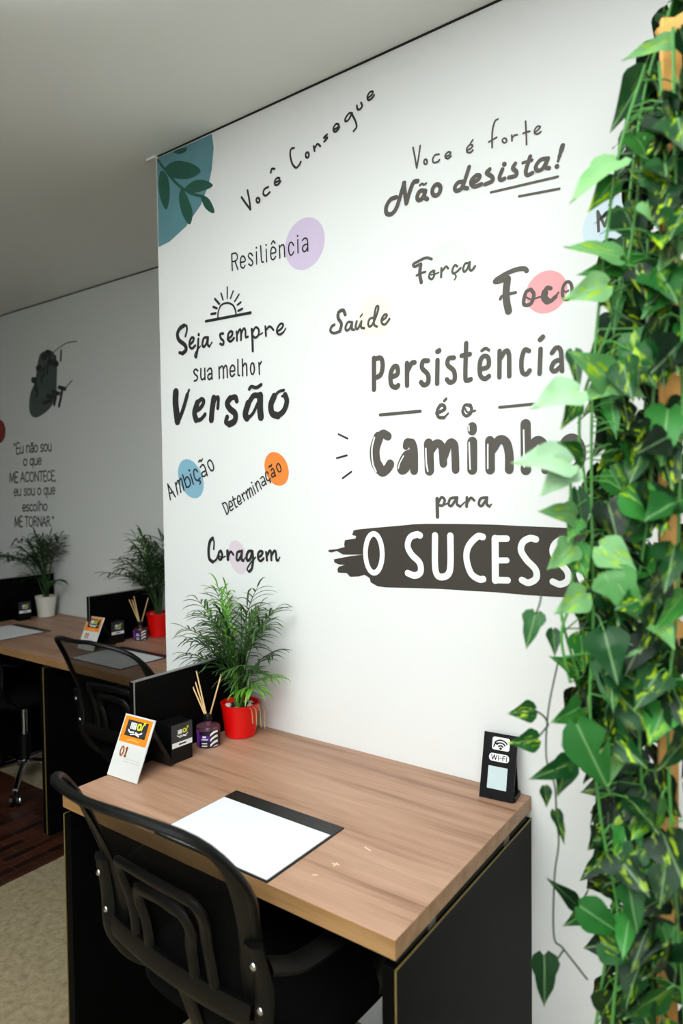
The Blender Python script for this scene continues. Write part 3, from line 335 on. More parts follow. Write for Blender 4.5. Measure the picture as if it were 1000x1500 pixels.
{"name":"wall_lettering","label":"thin grey wall lettering starting with M, half hidden by the ivy","parts":[{"n":"dot","c":"paleblue","l":0,"s":[],"f":[[1,2316,19831,2287,20014,2203,20180,2071,20311,1906,20395,1723,20424,1539,20395,1374,20311,1242,20180,1158,20014,1129,19831,1158,19648,1242,19482,1374,19351,1539,19267,1723,19238,1906,19267,2071,19351,2203,19482,2287,19648]]},{"n":"swash","c":"skyline","l":1,"s":[[0,38,1494,19711,1723,19777,2134,19840]],"f":[]},{"n":"word","c":"ink2","l":2,"s":[[0,58,1458,19773,1440,20182],[0,57,1440,20182,1582,19846],[0,57,1582,19846,1687,20164],[0,57,1687,20164,1702,19764],[0,56,1809,19793,1792,19976,1878,20009,1947,19903,1937,19763,1861,19745]],"f":[]}]},
{"name":"wall_decal","label":"dark green blob wall decal with thin black leafy sprigs on the far wall","parts":[{"n":"blob","c":"blobgreen","l":0,"s":[],"f":[[1,-31586,22462,-31094,22619,-30462,22580,-30008,22262,-29847,21725,-29929,20611,-30037,19929,-30611,19368,-31426,19035,-32169,18911,-32660,19082,-32856,19550,-32682,20348,-32149,21014,-31860,21874]]},{"n":"sprig","c":"ink","l":1,"s":[[0,56,-32310,21103,-31471,21475,-30643,22081,-30156,22437,-29070,22740,-28472,22785,-27889,22730],[0,167,-29403,22400,-29472,21895],[0,173,-30769,21747,-30837,21317],[0,175,-31124,21656,-31193,21224],[0,176,-31400,21268,-31468,20877],[0,169,-29966,22171,-30036,21661],[0,179,-31922,20590,-31993,20150],[0,179,-32072,20895,-32141,20499],[0,172,-30583,22335,-30647,21994],[0,360,-32360,21108,-32097,21063],[0,355,-31833,21738,-31575,21690],[0,349,-31237,22329,-30983,22280],[0,343,-30617,21947,-30368,21899],[0,345,-30829,22497,-30578,22448],[0,338,-30076,21795,-29831,21749],[0,56,-29382,22525,-29424,22274]],"f":[]},{"n":"sprig","c":"ink","l":1,"s":[[0,70,-31316,19646,-30115,19936,-29180,20279,-28416,20669],[0,222,-29706,20433,-29105,20272],[0,226,-30335,20234,-29722,20073],[0,229,-30896,20050,-30116,19918],[0,232,-31314,19690,-30593,19760],[0,223,-29533,19840,-29738,19383],[0,227,-30039,19885,-30212,19509],[0,223,-29412,20173,-29585,19715]],"f":[]}]},
{"name":"wall_decal","label":"dark red disc wall decal cut by the left picture edge on the far wall","parts":[{"n":"disc","c":"darkred","l":0,"s":[],"f":[[1,-35607,18352,-35641,18563,-35738,18754,-35889,18905,-36080,19002,-36291,19036,-36502,19002,-36693,18905,-36844,18754,-36941,18563,-36975,18352,-36941,18141,-36844,17950,-36693,17799,-36502,17702,-36291,17669,-36080,17702,-35889,17799,-35738,17950,-35641,18141]]},{"n":"rim","c":"ink","l":1,"s":[[1,60,-35607,18352,-35659,18614,-35808,18836,-36029,18984,-36291,19036,-36553,18984,-36774,18836,-36923,18614,-36975,18352,-36923,18091,-36774,17869,-36553,17721,-36291,17669,-36029,17721,-35808,17869,-35659,18091]],"f":[]}]},
{"name":"wall_lettering","label":"black serif quotation in six centred lines on the far wall, starting Eu não sou","parts":[{"n":"text_line","c":"ink","l":1,"s":[[0,83,-34634,17518,-34640,17399],[0,83,-34512,17517,-34518,17398],[0,82,-34007,17513,-34329,17516,-34361,16904,-34038,16904],[0,82,-34345,17218,-34092,17218],[0,81,-33936,17327,-33953,17006,-33858,16904,-33717,16930,-33633,17031],[0,81,-33618,17325,-33639,16905],[0,80,-33223,17323,-33244,16905],[0,80,-33229,17206,-33106,17323,-32970,17305,-32918,17189,-32932,16905],[0,79,-32779,17255,-32660,17320,-32527,17278,-32514,17154,-32526,16906],[0,79,-32515,17138,-32708,17121,-32801,17005,-32719,16906,-32521,17005],[0,79,-32752,17404,-32672,17461,-32578,17403,-32499,17460],[0,78,-32219,17318,-32376,17220,-32387,17005,-32239,16906,-32082,17005,-32072,17219,-32219,17318],[0,77,-31450,17265,-31559,17315,-31684,17250,-31661,17152,-31497,17070,-31473,16972,-31598,16907,-31717,16956],[0,76,-31188,17313,-31341,17216,-31351,17005,-31208,16907,-31056,17005,-31046,17215,-31188,17313],[0,75,-30913,17312,-30927,17005,-30840,16908,-30712,16932,-30634,17029],[0,75,-30621,17310,-30640,16908]],"f":[]},{"n":"text_line","c":"ink","l":1,"s":[[0,81,-33421,16542,-33585,16451,-33595,16252,-33441,16161,-33277,16253,-33267,16451,-33421,16542],[0,79,-32564,16451,-32714,16542,-32875,16436,-32884,16254,-32752,16164,-32572,16270],[0,79,-32559,16542,-32587,15976],[0,78,-32424,16542,-32438,16256,-32346,16166,-32211,16189,-32130,16279],[0,78,-32117,16541,-32135,16167],[0,77,-31992,16362,-31708,16362,-31721,16482,-31851,16541,-31978,16452,-31997,16257,-31869,16168,-31714,16228]],"f":[]},{"n":"text_line","c":"ink","l":1,"s":[[0,85,-35247,15181,-35178,15766],[0,84,-35178,15766,-34997,15223],[0,84,-34997,15223,-34759,15765],[0,84,-34759,15765,-34752,15184],[0,83,-34271,15764,-34571,15764,-34601,15185,-34301,15187],[0,83,-34585,15483,-34351,15483],[0,82,-34013,15189,-33762,15762],[0,81,-33762,15762,-33562,15191],[0,81,-33919,15389,-33634,15389],[0,80,-33066,15666,-33224,15761,-33412,15635,-33458,15429,-33377,15240,-33234,15193,-33085,15289],[0,79,-32739,15760,-32942,15627,-32957,15336,-32767,15196,-32564,15338,-32550,15627,-32739,15760],[0,78,-32420,15198,-32393,15759],[0,78,-32393,15759,-32042,15200],[0,78,-32042,15200,-32015,15758],[0,77,-31919,15758,-31539,15757],[0,77,-31728,15758,-31755,15202],[0,76,-31171,15756,-31444,15757,-31470,15204,-31197,15205],[0,76,-31457,15488,-31243,15489],[0,75,-30752,15664,-30899,15756,-31074,15634,-31118,15435,-31041,15252,-30908,15207,-30769,15299],[0,75,-30363,15754,-30630,15755,-30656,15209,-30388,15210],[0,75,-30643,15489,-30434,15490],[0,74,-30287,15241,-30326,15120]],"f":[]},{"n":"text_line","c":"ink","l":1,"s":[[0,83,-34755,14567,-34454,14572,-34468,14700,-34604,14763,-34740,14664,-34761,14454,-34625,14360,-34462,14427],[0,82,-34325,14767,-34341,14461,-34246,14367,-34107,14394,-34023,14491],[0,82,-34008,14771,-34029,14371],[0,81,-33367,14732,-33481,14778,-33610,14712,-33586,14617,-33415,14541,-33391,14446,-33520,14381,-33644,14426],[0,80,-33095,14783,-33254,14686,-33264,14480,-33115,14388,-32957,14485,-32947,14690,-33095,14783],[0,79,-32809,14786,-32824,14488,-32733,14395,-32599,14421,-32519,14517],[0,79,-32506,14790,-32525,14399],[0,78,-31982,14797,-32136,14702,-32145,14500,-32001,14409,-31848,14505,-31839,14706,-31982,14797],[0,76,-31180,14715,-31321,14806,-31472,14696,-31481,14511,-31357,14421,-31189,14531],[0,76,-31176,14807,-31203,14232],[0,76,-31049,14809,-31063,14518,-30977,14428,-30850,14453,-30774,14546],[0,75,-30762,14813,-30780,14432],[0,75,-30645,14632,-30379,14636,-30391,14757,-30512,14816,-30632,14723,-30650,14525,-30530,14436,-30385,14500]],"f":[]},{"n":"text_line","c":"ink","l":1,"s":[[0,81,-33850,13626,-33545,13634,-33559,13757,-33698,13815,-33835,13719,-33855,13518,-33717,13429,-33552,13495],[0,81,-33156,13781,-33274,13824,-33407,13760,-33382,13669,-33205,13596,-33180,13505,-33313,13440,-33442,13483],[0,80,-32759,13775,-32875,13833,-33028,13738,-33048,13555,-32914,13452,-32762,13517],[0,79,-32481,13842,-32642,13748,-32652,13550,-32499,13463,-32338,13558,-32329,13755,-32481,13842],[0,78,-32140,14038,-32167,13473],[0,78,-31966,14042,-31993,13477],[0,77,-31980,13748,-31859,13856,-31725,13844,-31673,13741,-31685,13486],[0,77,-31382,13867,-31538,13774,-31547,13580,-31399,13494,-31243,13588,-31234,13781,-31382,13867]],"f":[]},{"n":"text_line","c":"ink","l":1,"s":[[0,84,-34799,12493,-34733,13078],[0,84,-34733,13078,-34566,12540],[0,83,-34566,12540,-34344,13085],[0,83,-34344,13085,-34339,12505],[0,82,-33889,13093,-34168,13088,-34198,12509,-33919,12516],[0,82,-34183,12807,-33964,12811],[0,81,-33621,13098,-33244,13104],[0,81,-33432,13101,-33461,12528],[0,80,-32964,13109,-33157,12971,-33172,12678,-32992,12540,-32800,12687,-32785,12978,-32964,13109],[0,79,-32656,12549,-32628,13115],[0,79,-32628,13115,-32428,13103,-32351,12987,-32440,12868,-32642,12832],[0,79,-32499,12851,-32322,12557],[0,78,-32214,12560,-32187,13123],[0,78,-32187,13123,-31861,12569],[0,78,-31861,12569,-31834,13129],[0,77,-31771,12572,-31549,13134],[0,77,-31549,13134,-31373,12582],[0,77,-31688,12767,-31437,12773],[0,76,-31277,12584,-31251,13139],[0,76,-31251,13139,-31059,13127,-30985,13014,-31070,12897,-31264,12862],[0,76,-31127,12880,-30957,12593],[0,75,-30845,12596,-30828,12619],[0,75,-30677,13149,-30682,13042],[0,75,-30583,13151,-30588,13044]],"f":[]},{"n":"signature","c":"ink","l":1,"s":[[0,96,-35237,11344,-34678,11743,-34423,11516,-33970,11784,-34073,11482],[0,93,-33362,11832,-33462,11551],[0,92,-32559,11949,-32971,11798,-33087,11518,-32707,11331],[0,90,-32358,11636,-32102,11781,-31945,11605,-31609,11797]],"f":[]}]}]''')
TEXTCAT = {'wall_lettering': 'wall lettering', 'wall_drawing': 'wall drawing', 'wall_decal': 'wall decal', 'wall_banner': 'wall banner'}
for d in DEC:
    back = 'far wall' in d['label']; py = YB if back else 0.0
    allp = []
    for p in d['parts']:
        for s in p['s']: allp += list(zip(s[2::2], s[3::2]))
        for f in p['f']: allp += list(zip(f[1::2], f[2::2]))
    ox = (min(a for a, _ in allp) + max(a for a, _ in allp)) / 2e4; oz = min(c for _, c in allp) / 1e4
    single = len(d['parts']) == 1
    root = None if single else thing(d['name'], d['label'], TEXTCAT[d['name']], (ox, py, oz))
    for p in d['parts']:
        mb = MB(); off = -.0006 - .0005 * p['l']
        cnt = [0]
        def put(x, z): return (x - ox, off - cnt[0]*.000021, z - oz)
        for s in p['s']: cnt[0] += 1; ribbon(mb, [(x / 1e4, z / 1e4) for x, z in zip(s[2::2], s[3::2])], s[1] / 1e4, put, bool(s[0]), 6, Vector((0, -.000004, 0)))
        for f in p['f']: fill(mb, [(x / 1e4, z / 1e4) for x, z in zip(f[1::2], f[2::2])], put, bool(f[0]))
        o = mb.build(d['name'] if single else p['n'], INK[p['c']], root)
        if single: o.location = (ox, py, oz); tag(o, d['label'], TEXTCAT[d['name']])

# ------------------------------------------------------------------ workstations
def workstation(label, loc, width, depth, h, quad=None, pz=.965, pl=.405):
    """origin at the front left corner on the floor; x along the wall, y towards the wall"""
    t = thing('workstation_desk', label, 'desk', loc, 0, 'modular walnut desks along the walls')
    th = .033
    q = quad or [(0, 0), (width, 0), (width, depth), (0, depth)]
    mb = MB(); mb.quadbox(q, h - th, h)
    for i in range(2, 6): mb.m[i] = 1
    mb.build('tabletop', [WOOD, EDGE], t, bevel=.0012)
    for x0, x1, out in ((.002, .027, -1), (width - .025, width + .001, 1)):
        mb = MB(); mb.box(x0, x1, .004, depth - .004, 0, h - th - .016); pn = mb.build('side_panel', BLACK, t, bevel=.001)
        xe = x0 if out < 0 else x1; mb = MB()
        mb.box(xe - .0012, xe + .0012, .004, depth - .004, h - th - .0175, h - th - .0152); mb.box(xe - .0012, xe + .0012, .0025, .0052, 0, h - th - .0152)
        mb.build('edge_band', GOLD, pn)
        for y in (.13, depth - .14):
            mb = MB(); mb.box((x0 + x1)/2 - .0085, (x0 + x1)/2 + .0095, y - .013, y + .013, h - th - .016, h - th); mb.build('bracket', DSILVER, pn)
        mb = MB(); mb.box(x0 + .006, x1 - .006, .02, depth - .02, h - th - .016, h - th); mb.build('gap_shade', GAP, pn)  # dark strip painted in for the shade of the open gap under the top
    mb = MB(); mb.box(0, .018, depth - pl, depth - .003, h, pz); sc = mb.build('privacy_screen', BLACK, t)
    mb = MB(); mb.box(.006, .0188, depth - pl - .001, depth - .003, pz, pz + .0025); mb.box(.0172, .0188, depth - pl - .001, depth - pl + .0025, h, pz + .003); mb.build('screen_edge', SILVER, sc)
    return t
near = workstation('nearest walnut topped desk with black side panels, against the lettered white wall', (-.9, -.6, 0), .9, .598, .75, [(0, .002), (.902, .002), (.899, .598), (0, .598)])
for cx, cy, strokes in ((.70, .12, [[(-.006, 0), (.006, .003)], [(.001, -.005), (.0, .006)]]), (.69, .07, [[(-.003, 0), (.004, .004)]]), (.72, .2, [[(-.008, .002), (.008, -.003)]])):
    mb = MB()
    for k, pts in enumerate(strokes): ribbon(mb, [(cx + x, cy + y) for x, y in pts], .0032, lambda x, y: (x, y, .7503 + .00003*k))
    mb.build('scuff_mark', SCUFF, near)
backR = workstation('walnut topped desk behind the nearest one, by the white wall corner', (-2.138, .075, 0), .883, .622, BZ, pz=.985)
backL = workstation('leftmost walnut topped desk against the far wall, partly cut by the left picture edge', (-3.08, .075, 0), .94, .622, BZ, pz=.99)

# ------------------------------------------------------------------ desk things
def pad_and_paper(plab, slab, x0, x1, y0, y1, z, ypap, g):
    mb = MB(); mb.box(x0, x1, y0, y1, 0, .003); o = mb.build('desk_pad', PADM, bevel=.001); o.location = (0, 0, z); tag(o, plab, 'desk pad', 'black desk pads')
    mb = MB(); mb.box(x0 + .004, x1 - .004, y0 + .004, ypap, 0, .0012); o = mb.build('paper_sheet', PAPER); o.location = (0, 0, z + .003); tag(o, slab, 'paper', 'white paper sheets on the desk pads')
pad_and_paper('black desk pad on the nearest desk, in front of the mesh chair', 'white paper sheet on the black pad of the nearest desk', -.571, -.263, -.598, -.362, .75, -.405, None)
pad_and_paper('black desk pad on the desk by the wall corner, behind the second chair', 'white paper sheet on the desk pad seen through the second chair mesh', -2.0, -1.672, .12, .375, BZ, .335, None)
pad_and_paper('black desk pad on the leftmost desk', 'white paper sheet on the leftmost desk by the picture edge', -2.91, -2.59, .11, .39, BZ, .352, None)

def logo(mb_w, mb_y, put, w, h):
    # illegible white block, yellow block with a hole, tall slanted mark and wing-like strokes under them
    for x in (-.34, -.25, -.16, -.07): ribbon(mb_w, [(x*w, .02*h), (x*w, .27*h)], .07*w, put)
    ribbon(mb_w, [(-.34*w, .13*h), (-.07*w, .15*h)], .07*w, put)
    ribbon(mb_y, [(.06*w, .25*h), (.06*w, .05*h), (.2*w, .05*h), (.2*w, .25*h)], .08*w, put, True); ribbon(mb_y, [(.29*w, .03*h), (.33*w, .26*h), (.42*w, .40*h)], .06*w, put); ribbon(mb_y, [(.33*w, .40*h), (.42*w, .30*h)], .05*w, put)
    ribbon(mb_w, [(-.42*w, -.08*h), (-.3*w, -.17*h), (-.1*w, -.14*h)], .06*w, put); ribbon(mb_w, [(.02*w, -.14*h), (.2*w, -.19*h), (.36*w, -.1*h)], .06*w, put); ribbon(mb_w, [(-.25*w, -.27*h), (.0, -.22*h), (.25*w, -.28*h)], .045*w, put)
def info_card(lab, loc, rz, num):
    t = thing('desk_card_stand', lab, 'sign', loc, rz, 'card stands on the desks')
    lean = math.atan2(.062, .134); W, Hh = .108, .148; ca, sa = math.cos(lean), math.sin(lean)
    pt = lambda u, v, d=0.0: (u, v*sa - d*ca, v*ca + d*sa + .0015)     # u across, v up the card, d out of its face
    mb = MB(); vs = [pt(u, v, d) for d in (-.002, .001) for v in (0, Hh) for u in (-W/2, W/2)]
    mb.add(vs, [(0, 2, 3, 1), (4, 5, 7, 6), (0, 1, 5, 4), (2, 6, 7, 3), (0, 4, 6, 2), (1, 3, 7, 5)]); card = mb.build('card', CARDW, t)
    def rect(name, m, u0, u1, v0, v1, d, par): r = MB(); r.add([pt(u0, v0, d), pt(u1, v0, d), pt(u1, v1, d), pt(u0, v1, d)], [(0, 1, 2, 3)]); return r.build(name, m, par)
    op = rect('orange_panel', ORANGE, -W/2 + .004, W/2 - .006, .082, Hh - .004, .0013, card)
    rect('logo_panel', DGREY, -W/2 + .017, W/2 - .017, .098, Hh - .012, .0016, card)
    a, y = MB(), MB(); put = lambda x, yy: pt(x, .116 + yy, .002); logo(a, y, put, .062, .05); a.build('logo_white', WHITEP, card); y.build('logo_yellow', YELLOWP, card)
    n = MB(); put = lambda x, yy: pt(-.032 + x, .05 + yy, .002); ribbon(n, [(0, .011), (.003, .020), (.008, .020), (.011, .011), (.008, .002), (.003, .002)], .0046, put, True); ribbon(n, [(.0205, .001), (.0205, .021)], .0055, put); ribbon(n, [(.0165, .001), (.0245, .001)], .003, put); ribbon(n, [(.017, .018), (.0205, .021)], .0035, put); n.build('number', BROWNP, card)
    n = MB()
    for v in (.046, .04): ribbon(n, [(-.01, v), (.045, v)], .0012, lambda x, yy: pt(x, yy, .0016))
    n.build('print_line', GREYL, card)
    ribbon_y = MB(); ribbon(ribbon_y, [(-.02, .088), (-.005, .091), (.02, .089)], .003, lambda x, yy: pt(x, yy, .0018)); ribbon_y.build('print_mark', mat('pale_orange_print', 'F6B568', .5), card)
    mb = MB(); top = Vector(pt(0, .125, -.004)); bot = Vector((0, .118, .006)); d = (bot - top).normalized(); nrm = d.cross(Vector((1, 0, 0)))
    mb.obox((top + bot) / 2 + Vector((.012, 0, 0)), (1, 0, 0), d, nrm, .036, (bot - top).length/2, .005); mb.build('back_leg', BLACKCAP, t)
    return t
info_card('orange and white card numbered 01 at the left end of the nearest desk', (-.847, -.474, .75), .05, 1)
info_card('small orange and white card stand on the desk behind, above the second chair back', (-2.085, .245, BZ), .05, 2)
def label_box(lab, loc, rz):
    t = thing('label_box', lab, 'box', loc, rz, 'black logo boxes on the desks')
    mb = MB(); mb.box(-.058, 0, 0, .068, 0, .1); bx = mb.build('body', BLACKCAP, t, bevel=.002)
    e = .0008
    mb = MB(); mb.box(0, e, .001, .067, .040, .100); st = mb.build('sticker', DGREY, t)
    mb = MB(); mb.add([(e + .0004, .002, .041), (e + .0004, .066, .041), (e + .0004, .066, .054), (e + .0004, .002, .054)], [(0, 1, 2, 3)]); mb.build('white_band', WHITEP, st)
    a, y = MB(), MB(); put = lambda x, z: (e + .0005, .036 + x, .074 + z); logo(a, y, put, .042, .036); a.build('logo_white', WHITEP, st); y.build('logo_yellow', YELLOWP, st)
    a = MB(); ribbon(a, [(.024, .0475), (.044, .0475)], .004, lambda x, z: (e + .0008, x, z)); a.build('small_print', DGREY, st)
    return t
label_box('black box with a logo sticker behind the 01 card on the nearest desk', (-.813, -.349, .75), -.05)
label_box('black box with a logo sticker on the desk behind, next to the diffuser', (-2.082, .375, BZ), -.05)
label_box('black box with a logo sticker on the leftmost desk, against its dark screen', (-2.985, .44, BZ), -.05)

def diffuser(lab, loc, rz):
    t = thing('reed_diffuser', lab, 'reed diffuser', loc, rz, 'reed diffusers on the desks'); r = .033
    mb = MB(); mb.lathe([(r*.92, 0), (r, .004), (r, .05), (r*.93, .0555), (.02, .0575), (.0095, .060), (.0095, .072)]); mb.build('bottle', GLASS, t, smooth=True)
    mb = MB(); mb.lathe([(r*.86, .003), (r*.92, .006), (r*.92, .044)]); mb.build('fragrance', GLASS2, t, smooth=True)
    mb = MB(); mb.lathe([(.0115, .068), (.0115, .083), (.010, .085)], n=24); mb.build('collar', BLACKCAP, t, smooth=True)
    def patch(name, m, a0, a1, z0, z1, rr, par):
        q = MB(); q.grid([[(rr*math.cos(a0 + (a1-a0)*k/16), rr*math.sin(a0 + (a1-a0)*k/16), z) for k in range(17)] for z in (z0, z1)]); return q.build(name, m, par, smooth=True)
    base = math.radians(-80)
    lb = patch('label', DLABEL, base - .85, base + 1.5, .003, .047, r + .0004, t)
    patch('purple_print', PURPLE, base - .5, base + .42, .020, .036, r + .0007, lb); patch('purple_edge', mat('violet_print', '8A3FB0', .45), base - .85, base - .5, .003, .047, r + .0007, lb); patch('zebra_print', ZEBRA, base + .45, base + 1.15, .004, .046, r + .0007, lb)
    for k, (u, z, ww) in enumerate([(-.03, .031, .30), (.0, .025, .55), (-.02, .0145, .45), (-.02, .0075, .45)]):
        patch('white_print', WHITEP, base + u - ww/2, base + u + ww/2, z - .0015, z + .0015 + (.002 if k == 0 else 0), r + .001, lb)
    for dx, dy, ln in ((-.07, .0, .128), (-.058, .012, .122), (-.042, .012, .135), (.042, .012, .13)):
        s = Vector((dx, dy, .14)).normalized(); c, s_ = math.cos(-rz), math.sin(-rz)
        mb = MB(); mb.tube([Vector((0, 0, .012)) + s*.0, Vector((0, 0, .07)) + Vector((s.x, s.y, 0))*.008, Vector((0, 0, .07)) + s*ln], .0021, 8); mb.build('reed', REED, t)
    return t
diffuser('purple reed diffuser with wooden sticks beside the red pot on the nearest desk', (-.842, -.196, .75), .35)
diffuser('purple reed diffuser on the desk behind, left of the far red pot', (-2.055, .515, BZ), .35)

def palm(parent, fronds, seed, hscale=1.0, ymax=None, base=.08, fine=1.0):
    """slim arching fronds; each frond one mesh: rachis and its narrow leaflets"""
    rnd = random.Random(seed)
    for az, ln, lean, start, mi in fronds:
        mb = MB(); az = math.radians(az + rnd.uniform(-6, 6)); d = Vector((math.cos(az), math.sin(az), 0)); sx = Vector((rnd.uniform(-.013, .013), rnd.uniform(-.013, .013), base))
        pts = []
        for k in range(13):
            t = k/12; out = ln * lean * (t*.35 + .75*t**2.4); up = ln * (t - .42*lean*t**3)
            p = sx + d*out + Vector((0, 0, up*hscale))
            if ymax is not None and p.y > ymax: p.y = ymax - .002*k/12
            pts.append(p)
        mb.tube(pts, [.0024*(1 - .7*k/12) for k in range(13)], 6)
        n = rnd.randint(7, 10)
        for i in range(n + 1):
            t = start + (1 - start) * i / n; f = t*12; k = min(11, int(f)); p = pts[k].lerp(pts[k+1], f - k); tan = (pts[k+1] - pts[k]).normalized()
            side = tan.cross(Vector((0, 0, 1))); side = side.normalized() if side.length > .05 else Vector((-d.y, d.x, 0))
            for sgn in ((-1, 1) if i < n else (0,)):
                L = (.048 + .038*math.sin(PI*min(1, .2 + .8*i/n))) * rnd.uniform(.75, 1.2) * fine
                dr = (side*sgn*rnd.uniform(.55, .95) + tan*rnd.uniform(.6, 1.0) + Vector((0, 0, rnd.uniform(0, .25)))).normalized(); wd = .0030*fine**2.5*rnd.uniform(.8, 1.25)
                rows = []; q = p.copy(); dd = dr.copy(); sag = rnd.uniform(.12, .34)
                for j in range(7):
                    u = j/6; w_ = wd*(.35 + .65*math.sin(PI*min(.97, u*.75 + .15)))*(1 if j < 6 else .1)
                    wv = dd.cross(Vector((0, 0, 1))); wv = wv.normalized() if wv.length > .1 else side
                    row = [q - wv*w_, q - Vector((0, 0, w_*.5)), q + wv*w_]
                    if ymax is not None:
                        for rr in row:
                            if rr.y > ymax + .012: rr.y = ymax + .012
                    rows.append(row)
                    q = q + dd*(L/6); dd = (dd + Vector((0, 0, -sag))).normalized()
                mb.grid(rows)
        mb.build('frond', PALM[mi], parent, smooth=True)
def palmthing(lab, cat, loc, rz): return thing('potted_palm', lab, cat, loc, rz, 'potted palms on the desks')
def pot(t, m, r0, r1, h, mat_in=None):
    mb = MB(); mb.lathe([(r0*.9, 0), (r0, .002), (r1*.985, h*.97), (r1, h), (r1 - .004, h), (r1 - .006, h*.9), (r0*.95, h*.86)], n=48); p = mb.build('pot', m, t, smooth=True)
    mb = MB(); mb.lathe([(.002, h*.885), (r1*.5, h*.88), (r1 - .007, h*.865)], n=32, caps=False); mb.build('soil', SOIL, t, smooth=True)
    rnd = random.Random(7)
    mb = MB()
    for k in range(16):
        a = rnd.uniform(0, 2*PI); rr = r1*rnd.uniform(.45, .8); mb.sphere((rr*math.cos(a), rr*math.sin(a), h*.9), rnd.uniform(.004, .008), 5, (1.2, 1, .6))
    o = mb.build('pebbles', PEBBLE, t, smooth=True)
    return p
t = palmthing('potted parlour palm in a red pot at the back corner of the nearest desk', 'potted plant', (-.823, -.09, .75), 0)
pot(t, RED, .043, .056, .094)
FR = [(185, .31, .42, .5, 0), (205, .29, .55, .42, 0), (165, .36, .30, .5, 0), (225, .26, .5, .42, 1), (175, .24, .65, .4, 1), (8, .35, .36, .55, 0), (-8, .33, .48, .5, 0), (-30, .29, .42, .45, 1), (-14, .40, .26, .6, 0), (-45, .20, .6, .4, 0),
      (12, .22, .5, .4, 1), (-70, .27, .36, .45, 0), (-100, .30, .30, .45, 0), (250, .25, .4, .45, 1), (190, .37, .16, .6, 2), (120, .30, .15, .5, 1), (60, .31, .18, .5, 0), (-20, .17, .65, .35, 0), (215, .19, .6, .35, 0), (-5, .29, .2, .5, 2), (235, .33, .2, .5, 0), (178, .28, .5, .45, 0), (-40, .33, .28, .5, 0), (10, .15, .8, .3, 2), (-25, .13, .9, .3, 2), (200, .21, .75, .35, 1), (190, .35, .34, .5, 0), (-90, .36, .1, .55, 2)]
palm(t, FR, 3, 1.0, .085)
mb = MB()
for k, (x, y, hh, w_) in enumerate([(-.024, -.02, .42, .0075), (-.012, -.022, .37, .004)]):
    P0 = [(.0, -.01, .08), (-.010, -.015, .2), (x*1.3, y, .3), (x*2.0, y, hh)]; mb.tube(cr(P0, 5), [.0028, .003, .0035] + [w_*(.7 + .3*math.sin(PI*i/9)) for i in range(9)] + [w_*.8, w_*.6, w_*.35, .0006], 6, flat=.45, up=(0, 1, 0))
mb.build('spear_leaf', PALM[2], t, smooth=True)
mb = MB()
for k in range(4): mb.tube(cr([(.05, -.015 + .01*k, .09), (.064 + .004*k, -.02 + .012*k, .085), (.068 + .004*k, -.02 + .012*k, .05 - .008*k)], 4), .0012, 5)
mb.build('dry_leaf', mat('dry_straw', 'B99A5A', .7), t)
t = palmthing('far potted palm in a red pot, half hidden behind the white wall corner', 'potted plant', (-2.046, .615, BZ), 0)
pot(t, RED, .046, .058, .112); palm(t, [(185, .36, .62, .5, 1), (200, .30, .8, .4, 1), (160, .40, .3, .5, 1), (225, .33, .5, .45, 0), (10, .42, .30, .5, 1), (-20, .40, .4, .5, 1), (-50, .36, .4, .45, 1), (-90, .36, .3, .45, 1), (120, .4, .2, .5, 1), (60, .42, .2, .5, 1), (30, .44, .25, .55, 1), (250, .3, .5, .4, 1), (-35, .28, .5, .4, 1), (175, .26, .7, .4, 1), (190, .42, .25, .5, 0), (-80, .3, .15, .4, 1), (210, .24, .5, .35, 1), (150, .34, .15, .45, 1), (170, .42, .3, .5, 1), (-15, .34, .25, .45, 1), (-100, .42, .15, .5, 0), (240, .38, .25, .5, 1)], 11, 1.0, .06, .1, 1.2)
t = palmthing('potted palm in a white pot on the leftmost desk, below the wall quotation', 'potted plant', (-2.998, .605, BZ), 0)
pot(t, WHITEPOT, .043, .058, .115); palm(t, [(190, .42, .95, .6, 1), (200, .44, .85, .55, 1), (185, .38, .75, .6, 1), (160, .40, .3, .6, 1), (230, .38, .35, .55, 1), (5, .38, .3, .6, 1), (-20, .40, .28, .55, 1), (-60, .36, .3, .55, 1), (-100, .40, .2, .6, 1), (100, .40, .1, .6, 1), (0, .2, .8, .5, 1), (200, .2, .6, .5, 1), (-30, .42, .2, .6, 1), (15, .43, .22, .65, 1), (180, .40, .2, .6, 1), (-80, .43, .12, .65, 1), (205, .34, .4, .6, 1), (-45, .3, .3, .5, 1), (220, .3, .25, .5, 1)], 17, .9, .062, .1, 1.15)

# the wi-fi stand
t = thing('wifi_sign_stand', 'black stand with white WI-FI stickers at the right end of the nearest desk', 'sign', (-.058, -.068, .75), .1)
lean = math.atan2(.042, .135); ca, sa = math.cos(lean), math.sin(lean); W, Hh = .077, .142
pt = lambda u, v, d=0.0: (u, v*sa - d*ca, v*ca + d*sa + .001)
mb = MB(); vs = [pt(u, v, d) for d in (-.004, 0) for v in (0, Hh) for u in (-W/2, W/2)]; mb.add(vs, [(0, 2, 3, 1), (4, 5, 7, 6), (0, 1, 5, 4), (2, 6, 7, 3), (0, 4, 6, 2), (1, 3, 7, 5)]); pan = mb.build('panel', BLACKCAP, t)
mb = MB(); mb.box(-W/2 + .004, W/2 + .004, .006, .05, 0, .012); mb.build('foot', BLACKCAP, t, bevel=.002)
mb = MB(); mb.obox((0.002, .0425, .049), (1, 0, 0), Vector((0, -.16, .98)).normalized(), Vector((0, .98, .16)).normalized(), W/2 - .004, .047, .002); mb.build('rear_strut', BLACKCAP, t)
